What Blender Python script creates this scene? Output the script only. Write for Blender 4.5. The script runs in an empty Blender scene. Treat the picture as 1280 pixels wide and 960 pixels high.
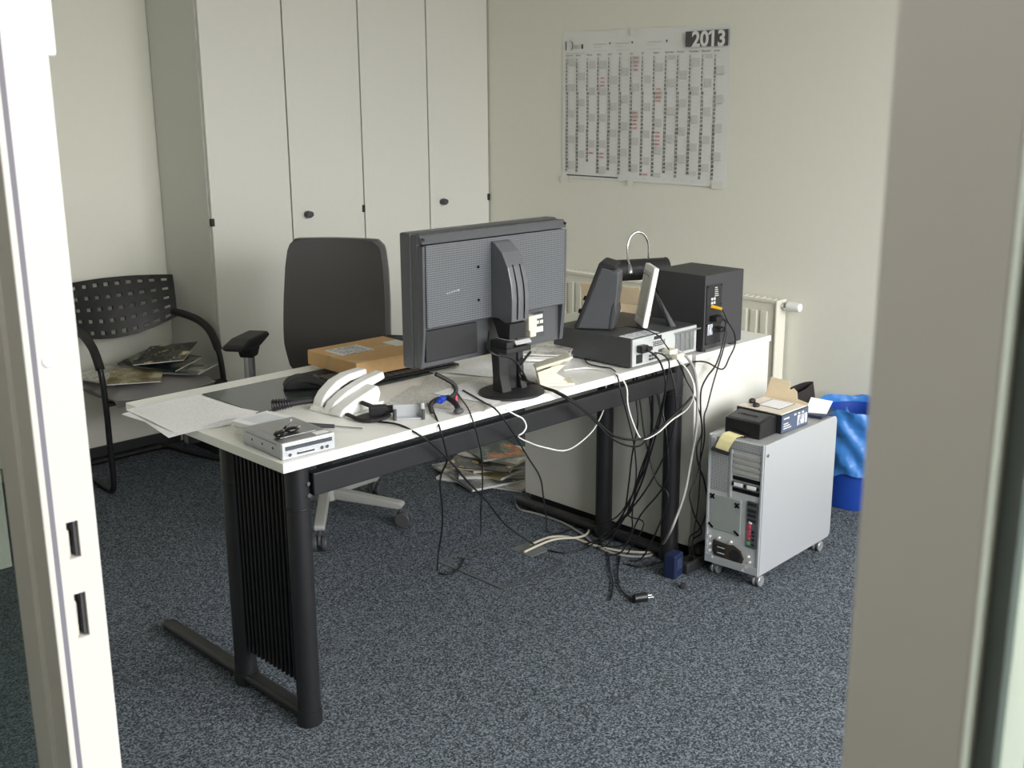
import bpy, bmesh, math, random
from mathutils import Vector, Matrix
from mathutils import noise as mnoise
random.seed(7)
PI = math.pi
scene = bpy.context.scene
COL = scene.collection
IDENT = Matrix.Identity(4)

# ------------------------------------------------------------------ materials
MATS = {}
def lin(c):
    return tuple(((v / 255) / 12.92 if v / 255 <= 0.04045 else ((v / 255 + 0.055) / 1.055) ** 2.4) for v in c) + (1.0,)

def mat(name, rgb, rough=0.5, metal=0.0, var=0.06, scale=30.0, bump=0.0, bscale=200.0, trans=0.0, spec=0.5, coat=0.0):
    """principled material with a little procedural colour variation and an optional fine bump"""
    if name in MATS:
        return MATS[name]
    m = bpy.data.materials.new(name); m.use_nodes = True
    nt = m.node_tree; N = nt.nodes; L = nt.links
    b = N['Principled BSDF']
    b.inputs['Roughness'].default_value = rough
    b.inputs['Metallic'].default_value = metal
    b.inputs['Specular IOR Level'].default_value = spec
    b.inputs['Transmission Weight'].default_value = trans
    b.inputs['Coat Weight'].default_value = coat
    tc = N.new('ShaderNodeTexCoord')
    no = N.new('ShaderNodeTexNoise'); no.inputs['Scale'].default_value = scale; no.inputs['Detail'].default_value = 3
    L.new(tc.outputs['Object'], no.inputs['Vector'])
    mx = N.new('ShaderNodeMix'); mx.data_type = 'RGBA'
    c = lin(rgb)
    mx.inputs[6].default_value = tuple(v * (1 - var) for v in c[:3]) + (1,)
    mx.inputs[7].default_value = tuple(min(1, v * (1 + var)) for v in c[:3]) + (1,)
    L.new(no.outputs['Fac'], mx.inputs[0]); L.new(mx.outputs[2], b.inputs['Base Color'])
    if bump:
        n2 = N.new('ShaderNodeTexNoise'); n2.inputs['Scale'].default_value = bscale; n2.inputs['Detail'].default_value = 2
        L.new(tc.outputs['Object'], n2.inputs['Vector'])
        bp = N.new('ShaderNodeBump'); bp.inputs['Strength'].default_value = bump; bp.inputs['Distance'].default_value = 0.002
        L.new(n2.outputs['Fac'], bp.inputs['Height']); L.new(bp.outputs['Normal'], b.inputs['Normal'])
    MATS[name] = m
    return m

def node_math(nt, op, a, b=None):
    n = nt.nodes.new('ShaderNodeMath'); n.operation = op
    for i, v in enumerate((a, b)):
        if v is None: continue
        if isinstance(v, (int, float)): n.inputs[i].default_value = v
        else: nt.links.new(v, n.inputs[i])
    return n.outputs[0]

def carpet_mat():
    m = bpy.data.materials.new('carpet_loop'); m.use_nodes = True
    nt = m.node_tree; N = nt.nodes; L = nt.links; b = N['Principled BSDF']
    b.inputs['Roughness'].default_value = 0.95; b.inputs['Specular IOR Level'].default_value = 0.15
    tc = N.new('ShaderNodeTexCoord')
    vo = N.new('ShaderNodeTexVoronoi'); vo.inputs['Scale'].default_value = 240
    L.new(tc.outputs['Object'], vo.inputs['Vector'])
    sp = N.new('ShaderNodeSeparateColor'); L.new(vo.outputs['Color'], sp.inputs[0])
    n1 = N.new('ShaderNodeTexNoise'); n1.inputs['Scale'].default_value = 130; n1.inputs['Detail'].default_value = 3; n1.inputs['Roughness'].default_value = 0.7
    L.new(tc.outputs['Object'], n1.inputs['Vector'])
    f = node_math(nt, 'ADD', node_math(nt, 'MULTIPLY', sp.outputs[0], 0.55), node_math(nt, 'MULTIPLY', n1.outputs['Fac'], 0.6))
    cr = N.new('ShaderNodeValToRGB'); L.new(f, cr.inputs[0])
    e = cr.color_ramp.elements
    e[0].position = 0.30; e[0].color = lin((42, 46, 50))
    e[1].position = 0.86; e[1].color = lin((131, 139, 149))
    k = e.new(0.55); k.color = lin((74, 81, 88))
    L.new(cr.outputs[0], b.inputs['Base Color'])
    bp = N.new('ShaderNodeBump'); bp.inputs['Strength'].default_value = 0.6; bp.inputs['Distance'].default_value = 0.004
    L.new(f, bp.inputs['Height']); L.new(bp.outputs['Normal'], b.inputs['Normal'])
    return m

def glass_mat(name, tint, gloss=0.06):
    m = bpy.data.materials.new(name); m.use_nodes = True
    nt = m.node_tree; N = nt.nodes; L = nt.links
    N.remove(N['Principled BSDF'])
    t = N.new('ShaderNodeBsdfTransparent'); t.inputs[0].default_value = lin(tint)
    g = N.new('ShaderNodeBsdfGlossy'); g.inputs['Roughness'].default_value = 0.02
    fr = N.new('ShaderNodeFresnel')
    ge = N.new('ShaderNodeNewGeometry')          # thin pane: both faces reflect like the outside of the glass
    L.new(node_math(nt, 'ADD', 1.45, node_math(nt, 'MULTIPLY', ge.outputs['Backfacing'], 1 / 1.45 - 1.45)), fr.inputs[0])
    mx = N.new('ShaderNodeMixShader')
    L.new(fr.outputs[0], mx.inputs[0]); L.new(t.outputs[0], mx.inputs[1]); L.new(g.outputs[0], mx.inputs[2])
    L.new(mx.outputs[0], N['Material Output'].inputs[0])
    return m

def satin_mat(name, rgb):
    m = bpy.data.materials.new(name); m.use_nodes = True
    nt = m.node_tree; N = nt.nodes; L = nt.links; b = N['Principled BSDF']
    b.inputs['Base Color'].default_value = lin(rgb); b.inputs['Roughness'].default_value = 0.35
    t = N.new('ShaderNodeBsdfTranslucent'); t.inputs[0].default_value = lin(rgb)
    mx = N.new('ShaderNodeMixShader'); mx.inputs[0].default_value = 0.7
    L.new(b.outputs[0], mx.inputs[1]); L.new(t.outputs[0], mx.inputs[2]); L.new(mx.outputs[0], N['Material Output'].inputs[0])
    return m

def pattern_mat(name, base, dark, cells, duty=0.45, rough=0.5, axes=('X', 'Z'), metal=0.0):
    """regular grid of small dark holes (perforated plastic or sheet metal), cell size in metres"""
    m = bpy.data.materials.new(name); m.use_nodes = True
    nt = m.node_tree; N = nt.nodes; L = nt.links; b = N['Principled BSDF']
    b.inputs['Roughness'].default_value = rough; b.inputs['Metallic'].default_value = metal
    tc = N.new('ShaderNodeTexCoord'); sx = N.new('ShaderNodeSeparateXYZ'); L.new(tc.outputs['Object'], sx.inputs[0])
    fs = []
    for a in axes:
        fs.append(node_math(nt, 'LESS_THAN', node_math(nt, 'FRACT', node_math(nt, 'MULTIPLY', sx.outputs[a], 1 / cells)), duty))
    f = node_math(nt, 'MULTIPLY', fs[0], fs[1])
    mx = N.new('ShaderNodeMix'); mx.data_type = 'RGBA'
    mx.inputs[6].default_value = lin(base); mx.inputs[7].default_value = lin(dark)
    L.new(f, mx.inputs[0]); L.new(mx.outputs[2], b.inputs['Base Color'])
    bp = N.new('ShaderNodeBump'); bp.inputs['Strength'].default_value = 0.5; bp.inputs['Distance'].default_value = 0.002; bp.invert = True
    L.new(f, bp.inputs['Height']); L.new(bp.outputs['Normal'], b.inputs['Normal'])
    return m

def print_mat(name, paper, ink, lines=26, amount=0.5, scale=9.0, colours=None):
    """printed sheet: rows of broken grey text, or a blotchy colour cover when colours is given"""
    m = bpy.data.materials.new(name); m.use_nodes = True
    nt = m.node_tree; N = nt.nodes; L = nt.links; b = N['Principled BSDF']
    b.inputs['Roughness'].default_value = 0.75 if not colours else 0.3
    tc = N.new('ShaderNodeTexCoord'); sx = N.new('ShaderNodeSeparateXYZ'); L.new(tc.outputs['Generated'], sx.inputs[0])
    row = node_math(nt, 'LESS_THAN', node_math(nt, 'FRACT', node_math(nt, 'MULTIPLY', sx.outputs['Y'], lines)), 0.45)
    mp = N.new('ShaderNodeMapping'); mp.inputs['Scale'].default_value = (scale * 3, lines, 1)
    L.new(tc.outputs['Generated'], mp.inputs[0])
    no = N.new('ShaderNodeTexNoise'); no.inputs['Scale'].default_value = 1.3; no.inputs['Detail'].default_value = 2
    L.new(mp.outputs[0], no.inputs['Vector'])
    txt = node_math(nt, 'MULTIPLY', row, node_math(nt, 'GREATER_THAN', no.outputs['Fac'], 1 - amount))
    inx = node_math(nt, 'MULTIPLY', node_math(nt, 'GREATER_THAN', sx.outputs['X'], 0.09), node_math(nt, 'LESS_THAN', sx.outputs['X'], 0.9))
    txt = node_math(nt, 'MULTIPLY', txt, inx)
    mx = N.new('ShaderNodeMix'); mx.data_type = 'RGBA'
    mx.inputs[6].default_value = lin(paper); mx.inputs[7].default_value = lin(ink)
    L.new(txt, mx.inputs[0])
    if colours:
        n2 = N.new('ShaderNodeTexNoise'); n2.inputs['Scale'].default_value = scale * 0.5; n2.inputs['Detail'].default_value = 4
        L.new(tc.outputs['Generated'], n2.inputs['Vector'])
        cr = N.new('ShaderNodeValToRGB'); L.new(n2.outputs['Fac'], cr.inputs[0]); cr.color_ramp.interpolation = 'CONSTANT'
        el = cr.color_ramp.elements
        ps = [0.0, 0.40, 0.48, 0.54, 0.60, 0.66]
        el[0].position = 0; el[0].color = lin(colours[0]); el[1].position = ps[1]; el[1].color = lin(colours[1 % len(colours)])
        for i in range(2, len(colours)):
            k = el.new(ps[i]); k.color = lin(colours[i])
        L.new(cr.outputs[0], mx.inputs[6])
    L.new(mx.outputs[2], b.inputs['Base Color'])
    return m

# ------------------------------------------------------------------ mesh builder
class MB:
    def __init__(s, frame=IDENT):
        s.bm = bmesh.new(); s.F = frame
    def _merge(s, t):
        t.transform(s.F)
        me = bpy.data.meshes.new('tmp'); t.to_mesh(me); t.free(); s.bm.from_mesh(me); bpy.data.meshes.remove(me)
        return s
    def box(s, lo, hi, bev=0.0, seg=2, M=None):
        t = bmesh.new(); bmesh.ops.create_cube(t, size=1)
        for v in t.verts:
            v.co = Vector([(lo[i] + hi[i]) / 2 + v.co[i] * (hi[i] - lo[i]) for i in range(3)])
        if bev: bmesh.ops.bevel(t, geom=t.edges[:], offset=bev, segments=seg, affect='EDGES', profile=0.5)
        if M is not None: t.transform(M)
        return s._merge(t)
    def cyl(s, a, b, r, r2=None, seg=20, bev=0.0):
        a = Vector(a); b = Vector(b); d = b - a
        t = bmesh.new(); bmesh.ops.create_cone(t, cap_ends=True, segments=seg, radius1=r, radius2=r if r2 is None else r2, depth=d.length)
        if bev:
            es = [e for e in t.edges if len(e.link_faces) == 2 and any(len(f.verts) > 4 for f in e.link_faces)]
            bmesh.ops.bevel(t, geom=es, offset=bev, segments=2, affect='EDGES', profile=0.5)
        t.transform(Matrix.Translation((a + b) / 2) @ d.to_track_quat('Z', 'Y').to_matrix().to_4x4())
        return s._merge(t)
    def prism(s, poly, axis, a, b, bev=0.0, seg=2, M=None):
        """polygon in the two axes other than axis (in x,y,z order), extruded from a to b"""
        t = bmesh.new(); ax = 'xyz'.index(axis); o = [i for i in range(3) if i != ax]
        vs = []
        for p in poly:
            c = [0, 0, 0]; c[o[0]] = p[0]; c[o[1]] = p[1]; c[ax] = a; vs.append(t.verts.new(c))
        f = t.faces.new(vs)
        r = bmesh.ops.extrude_face_region(t, geom=[f])
        d = [0, 0, 0]; d[ax] = b - a
        bmesh.ops.translate(t, verts=[v for v in r['geom'] if isinstance(v, bmesh.types.BMVert)], vec=d)
        bmesh.ops.recalc_face_normals(t, faces=t.faces[:])
        if bev: bmesh.ops.bevel(t, geom=t.edges[:], offset=bev, segments=seg, affect='EDGES', profile=0.5)
        if M is not None: t.transform(M)
        return s._merge(t)
    def lathe(s, prof, origin=(0, 0, 0), seg=32):
        t = bmesh.new(); rings = []
        for r, z in prof:
            rings.append([t.verts.new((r * math.cos(2 * PI * k / seg), r * math.sin(2 * PI * k / seg), z)) for k in range(seg)])
        for i in range(len(rings) - 1):
            for k in range(seg):
                t.faces.new((rings[i][k], rings[i][(k + 1) % seg], rings[i + 1][(k + 1) % seg], rings[i + 1][k]))
        if prof[0][0] > 1e-6: t.faces.new(rings[0][::-1])
        if prof[-1][0] > 1e-6: t.faces.new(rings[-1])
        bmesh.ops.remove_doubles(t, verts=t.verts[:], dist=1e-6)
        bmesh.ops.recalc_face_normals(t, faces=t.faces[:])
        t.transform(Matrix.Translation(origin))
        return s._merge(t)
    def tube(s, pts, r, seg=8, sub=5, smooth=True, flat=1.0):
        """swept tube along a smoothed path; flat squashes the section (ribbon)"""
        P = [Vector(p) for p in pts]
        if smooth and len(P) > 2:
            Q = []
            for i in range(len(P) - 1):
                p0 = P[max(i - 1, 0)]; p1 = P[i]; p2 = P[i + 1]; p3 = P[min(i + 2, len(P) - 1)]
                for k in range(sub):
                    u = k / sub
                    Q.append(0.5 * ((2 * p1) + (p2 - p0) * u + (2 * p0 - 5 * p1 + 4 * p2 - p3) * u * u + (3 * p1 - p0 - 3 * p2 + p3) * u ** 3))
            Q.append(P[-1]); P = Q
        t = bmesh.new(); rings = []; up = None
        for i, p in enumerate(P):
            d = (P[min(i + 1, len(P) - 1)] - P[max(i - 1, 0)])
            if d.length < 1e-9: d = Vector((0, 0, 1))
            d.normalize()
            if up is None:
                up = d.orthogonal().normalized() if abs(d.z) > 0.95 else Vector((0, 0, 1)) - d * d.z
            up = (up - d * up.dot(d)); up = up.normalized() if up.length > 1e-6 else d.orthogonal().normalized()
            sd = d.cross(up)
            rr = r(i / (len(P) - 1)) if callable(r) else r
            rings.append([t.verts.new(p + sd * rr * math.cos(2 * PI * k / seg) + up * rr * flat * math.sin(2 * PI * k / seg)) for k in range(seg)])
        for i in range(len(rings) - 1):
            for k in range(seg):
                t.faces.new((rings[i][k], rings[i][(k + 1) % seg], rings[i + 1][(k + 1) % seg], rings[i + 1][k]))
        t.faces.new(rings[0][::-1]); t.faces.new(rings[-1])
        bmesh.ops.recalc_face_normals(t, faces=t.faces[:])
        return s._merge(t)
    def sheet(s, fn, nu, nv, thick, hole=None):
        """surface fn(u, v) with real thickness; hole(i, j) leaves a cell out"""
        t = bmesh.new()
        g = [[t.verts.new(fn(i / nu, j / nv)) for j in range(nv + 1)] for i in range(nu + 1)]
        for i in range(nu):
            for j in range(nv):
                if hole and hole(i, j): continue
                t.faces.new((g[i][j], g[i + 1][j], g[i + 1][j + 1], g[i][j + 1]))
        bmesh.ops.delete(t, geom=[v for v in t.verts if not v.link_faces], context='VERTS')
        bmesh.ops.recalc_face_normals(t, faces=t.faces[:])
        t.normal_update()
        cop = {v: t.verts.new(v.co - v.normal * thick) for v in t.verts[:]}
        for f in t.faces[:]:
            vs = list(f.verts)
            t.faces.new([cop[v] for v in reversed(vs)])
            for k in range(len(vs)):
                e = t.edges.get((vs[k], vs[(k + 1) % len(vs)]))
                if len(e.link_faces) == 1 or sum(1 for q in e.link_faces if all(x in cop for x in q.verts)) == 1:
                    t.faces.new((vs[(k + 1) % len(vs)], vs[k], cop[vs[k]], cop[vs[(k + 1) % len(vs)]]))
        bmesh.ops.recalc_face_normals(t, faces=t.faces[:])
        return s._merge(t)
    def ellipsoid(s, c, r, M=None, seg=20, power=None):
        t = bmesh.new(); bmesh.ops.create_uvsphere(t, u_segments=seg, v_segments=seg // 2 + 2, radius=1)
        for v in t.verts: v.co = Vector([c[i] + v.co[i] * r[i] for i in range(3)])
        if M is not None: t.transform(M)
        return s._merge(t)

W = {}                       # world matrix of every object, known without a depsgraph update
def setp(o, label=None, category=None, group=None, kind=None):
    if label: o['label'] = label
    if category: o['category'] = category
    if group: o['group'] = group
    if kind: o['kind'] = kind
    return o

def obj(name, mb, material, parent=None, label=None, smooth=True, base=None):
    """link one mesh object; geometry comes in world coordinates (after the builder's frame) and is made local to its parent"""
    me = bpy.data.meshes.new(name)
    bm = mb.bm
    pm = W[parent.name] if parent is not None else (Matrix.Translation(base) if base is not None else IDENT)
    bm.transform(pm.inverted())
    bm.to_mesh(me); bm.free()
    me.materials.append(material)
    if smooth:
        for p in me.polygons: p.use_smooth = True
        me.set_sharp_from_angle(angle=math.radians(50))
    o = bpy.data.objects.new(name, me); COL.objects.link(o)
    if smooth:
        wn = o.modifiers.new('face_weighted_normals', 'WEIGHTED_NORMAL'); wn.keep_sharp = True; wn.weight = 60
    if parent is not None: o.parent = parent
    elif base is not None: o.location = base
    W[o.name] = pm.copy()
    if label: o['label'] = label
    return o

def thing(name, label, category, M, group=None):
    o = bpy.data.objects.new(name, None); COL.objects.link(o)
    if not isinstance(M, Matrix): M = Matrix.Translation(M)
    o.matrix_world = M; o.empty_display_size = 0.05
    W[o.name] = M.copy()
    return setp(o, label, category, group)

def frame(x, y, z, deg=0, rx=0, ry=0):
    return Matrix.Translation((x, y, z)) @ Matrix.Rotation(math.radians(deg), 4, 'Z') @ Matrix.Rotation(math.radians(ry), 4, 'Y') @ Matrix.Rotation(math.radians(rx), 4, 'X')

def struct(name, mb, material, smooth=False):
    return setp(obj(name, mb, material, smooth=smooth), kind='structure')

def copy_tree(o, M=None, label=None, parent=None):
    c = o.copy(); COL.objects.link(c)
    if parent is not None: c.parent = parent
    if M is not None: c.matrix_world = M; W[c.name] = M.copy()
    if label: c['label'] = label
    for ch in list(o.children): copy_tree(ch, parent=c)
    return c

def text_mesh(body, size, align='LEFT', spacing=1.0, bold=0.0):
    cu = bpy.data.curves.new('lettering', 'FONT'); cu.body = body; cu.size = size; cu.align_x = align
    cu.space_line = spacing; cu.offset = bold; cu.resolution_u = 3; cu.extrude = 0.0
    ob = bpy.data.objects.new('lettering', cu); COL.objects.link(ob)
    dg = bpy.context.evaluated_depsgraph_get()
    me = bpy.data.meshes.new_from_object(ob.evaluated_get(dg))
    bpy.data.objects.remove(ob); bpy.data.curves.remove(cu)
    return me

def add_text(mb, body, size, M, **k):
    me = text_mesh(body, size, **k); t = bmesh.new(); t.from_mesh(me); bpy.data.meshes.remove(me)
    t.transform(M); mb._merge(t)

# ------------------------------------------------------------------ material library
M_WALL = mat('wall_paint', (228, 227, 216), 0.9, bump=0.12, bscale=140, var=0.02)
M_CEIL = mat('ceiling_paint', (232, 231, 224), 0.9, var=0.02)
M_HALLWALL = mat('hall_wall_paint', (226, 221, 210), 0.9, var=0.02)
M_CARPET = carpet_mat()
M_SKIRT = mat('skirting_black', (38, 39, 41), 0.5)
M_FRAME = mat('door_frame_paint', (204, 202, 197), 0.45, var=0.015)
M_SEAL = mat('rubber_seal', (112, 110, 120), 0.6)
M_GASKET = mat('glazing_gasket', (96, 104, 104), 0.6)
M_LEAF = mat('door_leaf_white', (224, 226, 218), 0.5, var=0.015)
M_GLASS = glass_mat('float_glass', (234, 241, 235))
M_SATIN = satin_mat('satin_glass', (206, 222, 210))
M_WGLASS = glass_mat('window_glass', (250, 250, 249))
M_LAM = mat('cabinet_laminate', (214, 213, 206), 0.5, var=0.02, scale=60, bump=0.03, bscale=400)
M_LAMSIDE = mat('cabinet_side_laminate', (206, 207, 202), 0.55, var=0.03, scale=60)
M_DESK = mat('desk_laminate', (242, 242, 238), 0.30, var=0.015, bump=0.02, bscale=500)
M_POWDER = mat('black_powder_coat', (30, 30, 33), 0.42, var=0.08, bump=0.06, bscale=900)
M_BLACK = mat('black_plastic', (24, 24, 26), 0.4)
M_BLACKM = mat('black_matt_plastic', (32, 32, 34), 0.62)
M_BLACKG = mat('black_gloss', (12, 12, 14), 0.15)
M_DGREY = mat('dark_grey_plastic', (70, 71, 74), 0.45)
M_MON = mat('monitor_plastic', (80, 82, 86), 0.33)
M_ARCH = mat('silver_grey_plastic', (108, 110, 115), 0.24, 0.3)
M_FABRIC = mat('chair_fabric', (88, 86, 86), 0.95, var=0.12, scale=500, bump=0.25, bscale=900, spec=0.2)
M_SEATF = mat('seat_fabric', (152, 148, 148), 0.95, var=0.1, scale=400, bump=0.2, bscale=900, spec=0.2)
M_CHROME = mat('chrome', (205, 205, 208), 0.12, 1.0)
M_STEEL = mat('brushed_steel', (178, 180, 184), 0.34, 1.0, bump=0.05)
M_ALU = mat('anodised_aluminium', (206, 209, 213), 0.42, 0.55, var=0.02, scale=80, bump=0.03, bscale=900)
M_ZINC = mat('zinc_sheet', (204, 207, 207), 0.4, 0.35)
M_GREYMET = mat('grey_powder_metal', (160, 160, 156), 0.5)
M_WHITEP = mat('white_plastic', (236, 236, 234), 0.35, var=0.015)
M_CREAM = mat('cream_plastic', (228, 222, 203), 0.4)
M_RAD = mat('radiator_enamel', (226, 224, 210), 0.4, var=0.015)
M_KRAFT = mat('kraft_cardboard', (212, 172, 122), 0.85, var=0.08, scale=60)
M_CARD = mat('pale_cardboard', (228, 208, 176), 0.85, var=0.06, scale=60)
M_PAPERW = mat('plain_white_paper', (238, 238, 240), 0.8, var=0.01)
M_LABEL = print_mat('address_label', (232, 234, 238), (120, 126, 140), 9, 0.55, 3)
M_LETTER = print_mat('letter_print', (240, 240, 242), (218, 218, 223), 38, 0.45, 6)
M_NEWS = print_mat('newsprint', (214, 212, 206), (176, 174, 172), 44, 0.5, 7)
M_TAPEB = mat('tan_packing_tape', (206, 170, 118), 0.3)
M_PRINT = mat('grey_print_ink', (84, 84, 84), 0.8)
M_PRINTL = mat('pale_grey_print', (208, 209, 206), 0.85)
M_PRINTR = mat('red_pen_ink', (200, 120, 118), 0.85)
M_CALP = mat('calendar_paper', (226, 227, 226), 0.7, var=0.01)
M_TAPE = mat('clear_tape', (226, 225, 216), 0.25)
M_GREEN = mat('dark_glass_pad', (66, 74, 74), 0.18, var=0.12, scale=7)
M_BAG = mat('blue_bag_film', (62, 128, 204), 0.36, var=0.25, scale=18, bump=1.0, bscale=45, trans=0.1)
M_BIN = mat('blue_bin_plastic', (22, 62, 150), 0.4)
M_CABLEB = mat('cable_black', (22, 22, 24), 0.4)
M_CABLEG = mat('cable_grey', (150, 150, 146), 0.5)
M_CABLEI = mat('cable_beige', (196, 190, 172), 0.5)
M_CABLEW = mat('cable_white', (228, 228, 224), 0.45)
M_YELLOW = mat('yellow_plug', (224, 174, 40), 0.4)
M_BLUE = mat('blue_plastic', (34, 62, 170), 0.4)
M_DBLUE = mat('navy_card', (44, 54, 78), 0.5)
M_RED = mat('red_port', (196, 70, 90), 0.5)
M_GREENP = mat('green_port', (90, 150, 100), 0.5)
M_RIBBON = mat('cream_ribbon', (222, 212, 160), 0.5)
M_BEZ = mat('plug_beige', (214, 208, 192), 0.5)
M_GRILL = pattern_mat('monitor_vent_grid', (104, 107, 112), (34, 35, 38), 0.0062, 0.5, 0.4)
M_PERF = pattern_mat('perforated_aluminium', (196, 199, 200), (70, 72, 74), 0.006, 0.55, 0.45, ('Y', 'Z'), 0.4)
M_PERFT = pattern_mat('perforated_top', (206, 208, 208), (110, 112, 112), 0.006, 0.5, 0.45, ('X', 'Y'), 0.4)
M_MAG = [print_mat('magazine_cover_olive', (90, 90, 80), (240, 240, 236), 7, 0.36, 4, [(38, 40, 42), (92, 90, 82), (44, 46, 48), (200, 178, 128), (232, 226, 208)]),
         print_mat('magazine_cover_teal', (60, 90, 90), (236, 236, 230), 8, 0.3, 5, [(36, 52, 54), (66, 92, 90), (128, 140, 124), (190, 96, 60), (214, 150, 96)]),
         print_mat('magazine_cover_sand', (190, 180, 150), (60, 60, 58), 9, 0.35, 4, [(112, 100, 66), (150, 140, 100), (186, 178, 146), (216, 212, 196)]),
         print_mat('magazine_cover_pale', (214, 212, 206), (90, 92, 96), 12, 0.4, 4, [(168, 168, 164), (202, 200, 194), (224, 222, 216), (238, 238, 236)]),
         print_mat('magazine_cover_grey', (150, 150, 150), (236, 236, 236), 9, 0.35, 4, [(70, 74, 80), (120, 124, 126), (180, 178, 172), (212, 208, 198)]),
         print_mat('magazine_cover_dark_teal', (60, 90, 90), (236, 236, 230), 8, 0.3, 5, [(28, 40, 42), (50, 66, 66), (32, 36, 38), (110, 120, 112), (160, 160, 146)])]
SKY, HALL, EXPO = 19.0, 13.0, 0.03
# ================================================================== the room
XD0, XD1 = 0.455, 0.535          # door partition, hall side and room side
XW, YB, YR = 4.16, 4.80, -1.10   # calendar wall, back wall, window wall
ZC = 2.75
struct('floor', MB().box((-1.7, -1.5, -0.1), (4.4, 5.0, 0.0)), M_CARPET)
struct('ceiling', MB().box((-1.7, -1.5, ZC), (4.4, 5.0, ZC + 0.1)), M_CEIL)
struct('wall_back', MB().box((-1.7, YB, 0), (4.4, YB + 0.15, ZC)), M_WALL)
struct('wall_calendar', MB().box((XW, -1.3, 0), (XW + 0.15, YB, ZC)), M_WALL)
struct('wall_hall', MB().box((-1.7, -1.5, 0), (-1.55, YB, ZC)).box((-1.55, -1.5, 0), (XD0, -1.35, ZC)).box((XD0 - 0.1, -1.35, 0), (XD0, YR - 0.2, ZC)), M_HALLWALL)
WX0, WX1, WZ0, WZ1 = 0.75, 4.06, 0.78, 2.66
w = MB()
w.box((XD0, YR - 0.2, 0), (WX0, YR, ZC)).box((WX1, YR - 0.2, 0), (XW, YR, ZC))
w.box((WX0, YR - 0.2, 0), (WX1, YR, WZ0)).box((WX0, YR - 0.2, WZ1), (WX1, YR, ZC))
struct('wall_window', w, M_WALL)
fr = MB()
for x in (WX0, WX0 + 1.08, WX0 + 2.17, WX1 - 0.06):
    fr.box((x, YR - 0.12, WZ0), (x + 0.06, YR - 0.05, WZ1))
fr.box((WX0, YR - 0.12, WZ0), (WX1, YR - 0.05, WZ0 + 0.06)).box((WX0, YR - 0.12, WZ1 - 0.06), (WX1, YR - 0.05, WZ1))
fr.box((WX0 - 0.05, YR - 0.05, WZ0 - 0.03), (WX1 + 0.05, YR + 0.12, WZ0))
win = struct('window_1', fr, M_FRAME)
obj('pane', MB().box((WX0 + 0.03, YR - 0.088, WZ0 + 0.03), (WX1 - 0.03, YR - 0.082, WZ1 - 0.03)), M_WGLASS, win)
# skirting
struct('baseboard_back', MB().box((0.56, YB - 0.014, 0), (2.518, YB, 0.062), 0.003), M_SKIRT)
struct('baseboard_calendar', MB().box((XW - 0.014, YR, 0), (XW, 4.36, 0.062), 0.003), M_SKIRT)
# the glazed partition: wall over the door head, jambs, side lights
p = MB().box((XD0, YR, 2.12), (XD1, YB, ZC)).box((XD0, 2.6, 0), (XD1, YB, 2.12)).box((XD0, YR, 0), (XD1, -1.04, 2.12))
struct('wall_partition', p, M_WALL)
struct('trim_1', MB().box((XD0 + 0.01, -1.04, 2.06), (XD1, 2.6, 2.12), 0.002), M_FRAME)
# left jamb: face plate with two strike openings, hollow box behind, stop, hall face in steps
j = MB()
YJ = 1.237
holes = [(1.077, 1.122), (0.977, 1.033)]
HX0, HX1 = 0.499, 0.513
zs = [0.0, 0.977, 1.033, 1.077, 1.122, 2.06]
for a, b in zip(zs[:-1], zs[1:]):
    if (b, a) in [(h[1], h[0]) for h in holes]:
        j.box((0.486, YJ, a), (HX0, YJ + 0.003, b)).box((HX1, YJ, a), (XD1, YJ + 0.003, b))
    else:
        j.box((0.486, YJ, a), (XD1, YJ + 0.003, b))
j.box((XD1 - 0.003, YJ + 0.003, 0), (XD1, 1.345, 2.06))
j.box((0.470, 1.228, 0), (0.478, 1.262, 2.06), 0.0015)
j.box((0.475, 1.262, 0), (0.485, 1.282, 2.06))
j.box((0.470, 1.282, 0), (0.482, 1.322, 2.06), 0.0015).box((0.4745, 1.3225, 0), (0.486, 1.345, 2.06), 0.0015)
j.box((0.486, 1.30, 0), (XD1 - 0.003, 1.345, 2.06))
lj = struct('trim_2', j, M_FRAME)
obj('seal', MB().box((0.478, 1.2355, 0), (0.4865, 1.262, 2.06)), M_SEAL, lj)
s = MB().box((0.489, 1.262, 0.94), (0.531, 1.267, 1.16))
for a, b in holes:
    s.box((0.497, 1.2405, a - .002), (0.499, 1.262, b + .002)).box((0.513, 1.2405, a - .002), (0.515, 1.262, b + .002))
    s.box((0.499, 1.244, a), (0.504, 1.250, b - 0.012), 0.001)
    s.box((0.499, 1.2405, a - .002), (0.513, 1.262, a)).box((0.499, 1.2405, b), (0.513, 1.262, b + .002))
dk_ = MB()
for a, b in holes: dk_.box((0.5085, 1.2408, a + .001), (0.5125, 1.255, b - .001)).box((0.5045, 1.2500, a + 0.012), (0.5085, 1.258, b - 0.016))
obj('strike_shade', dk_, M_DGREY, lj)  # dark strips stand in for the shade inside the strike openings
obj('strike_box', s, mat('strike_zinc', (196, 194, 186), 0.4), lj)
obj('plug_cap', MB().ellipsoid((0.499, YJ, 1.313), (0.0075, 0.003, 0.0075)), M_WHITEP, lj)
obj('hinge_cover', MB().box((0.531, YJ - 0.001, 1.637), (0.545, YJ + 0.03, 1.78), 0.005, 3), M_WHITEP, lj)
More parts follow.
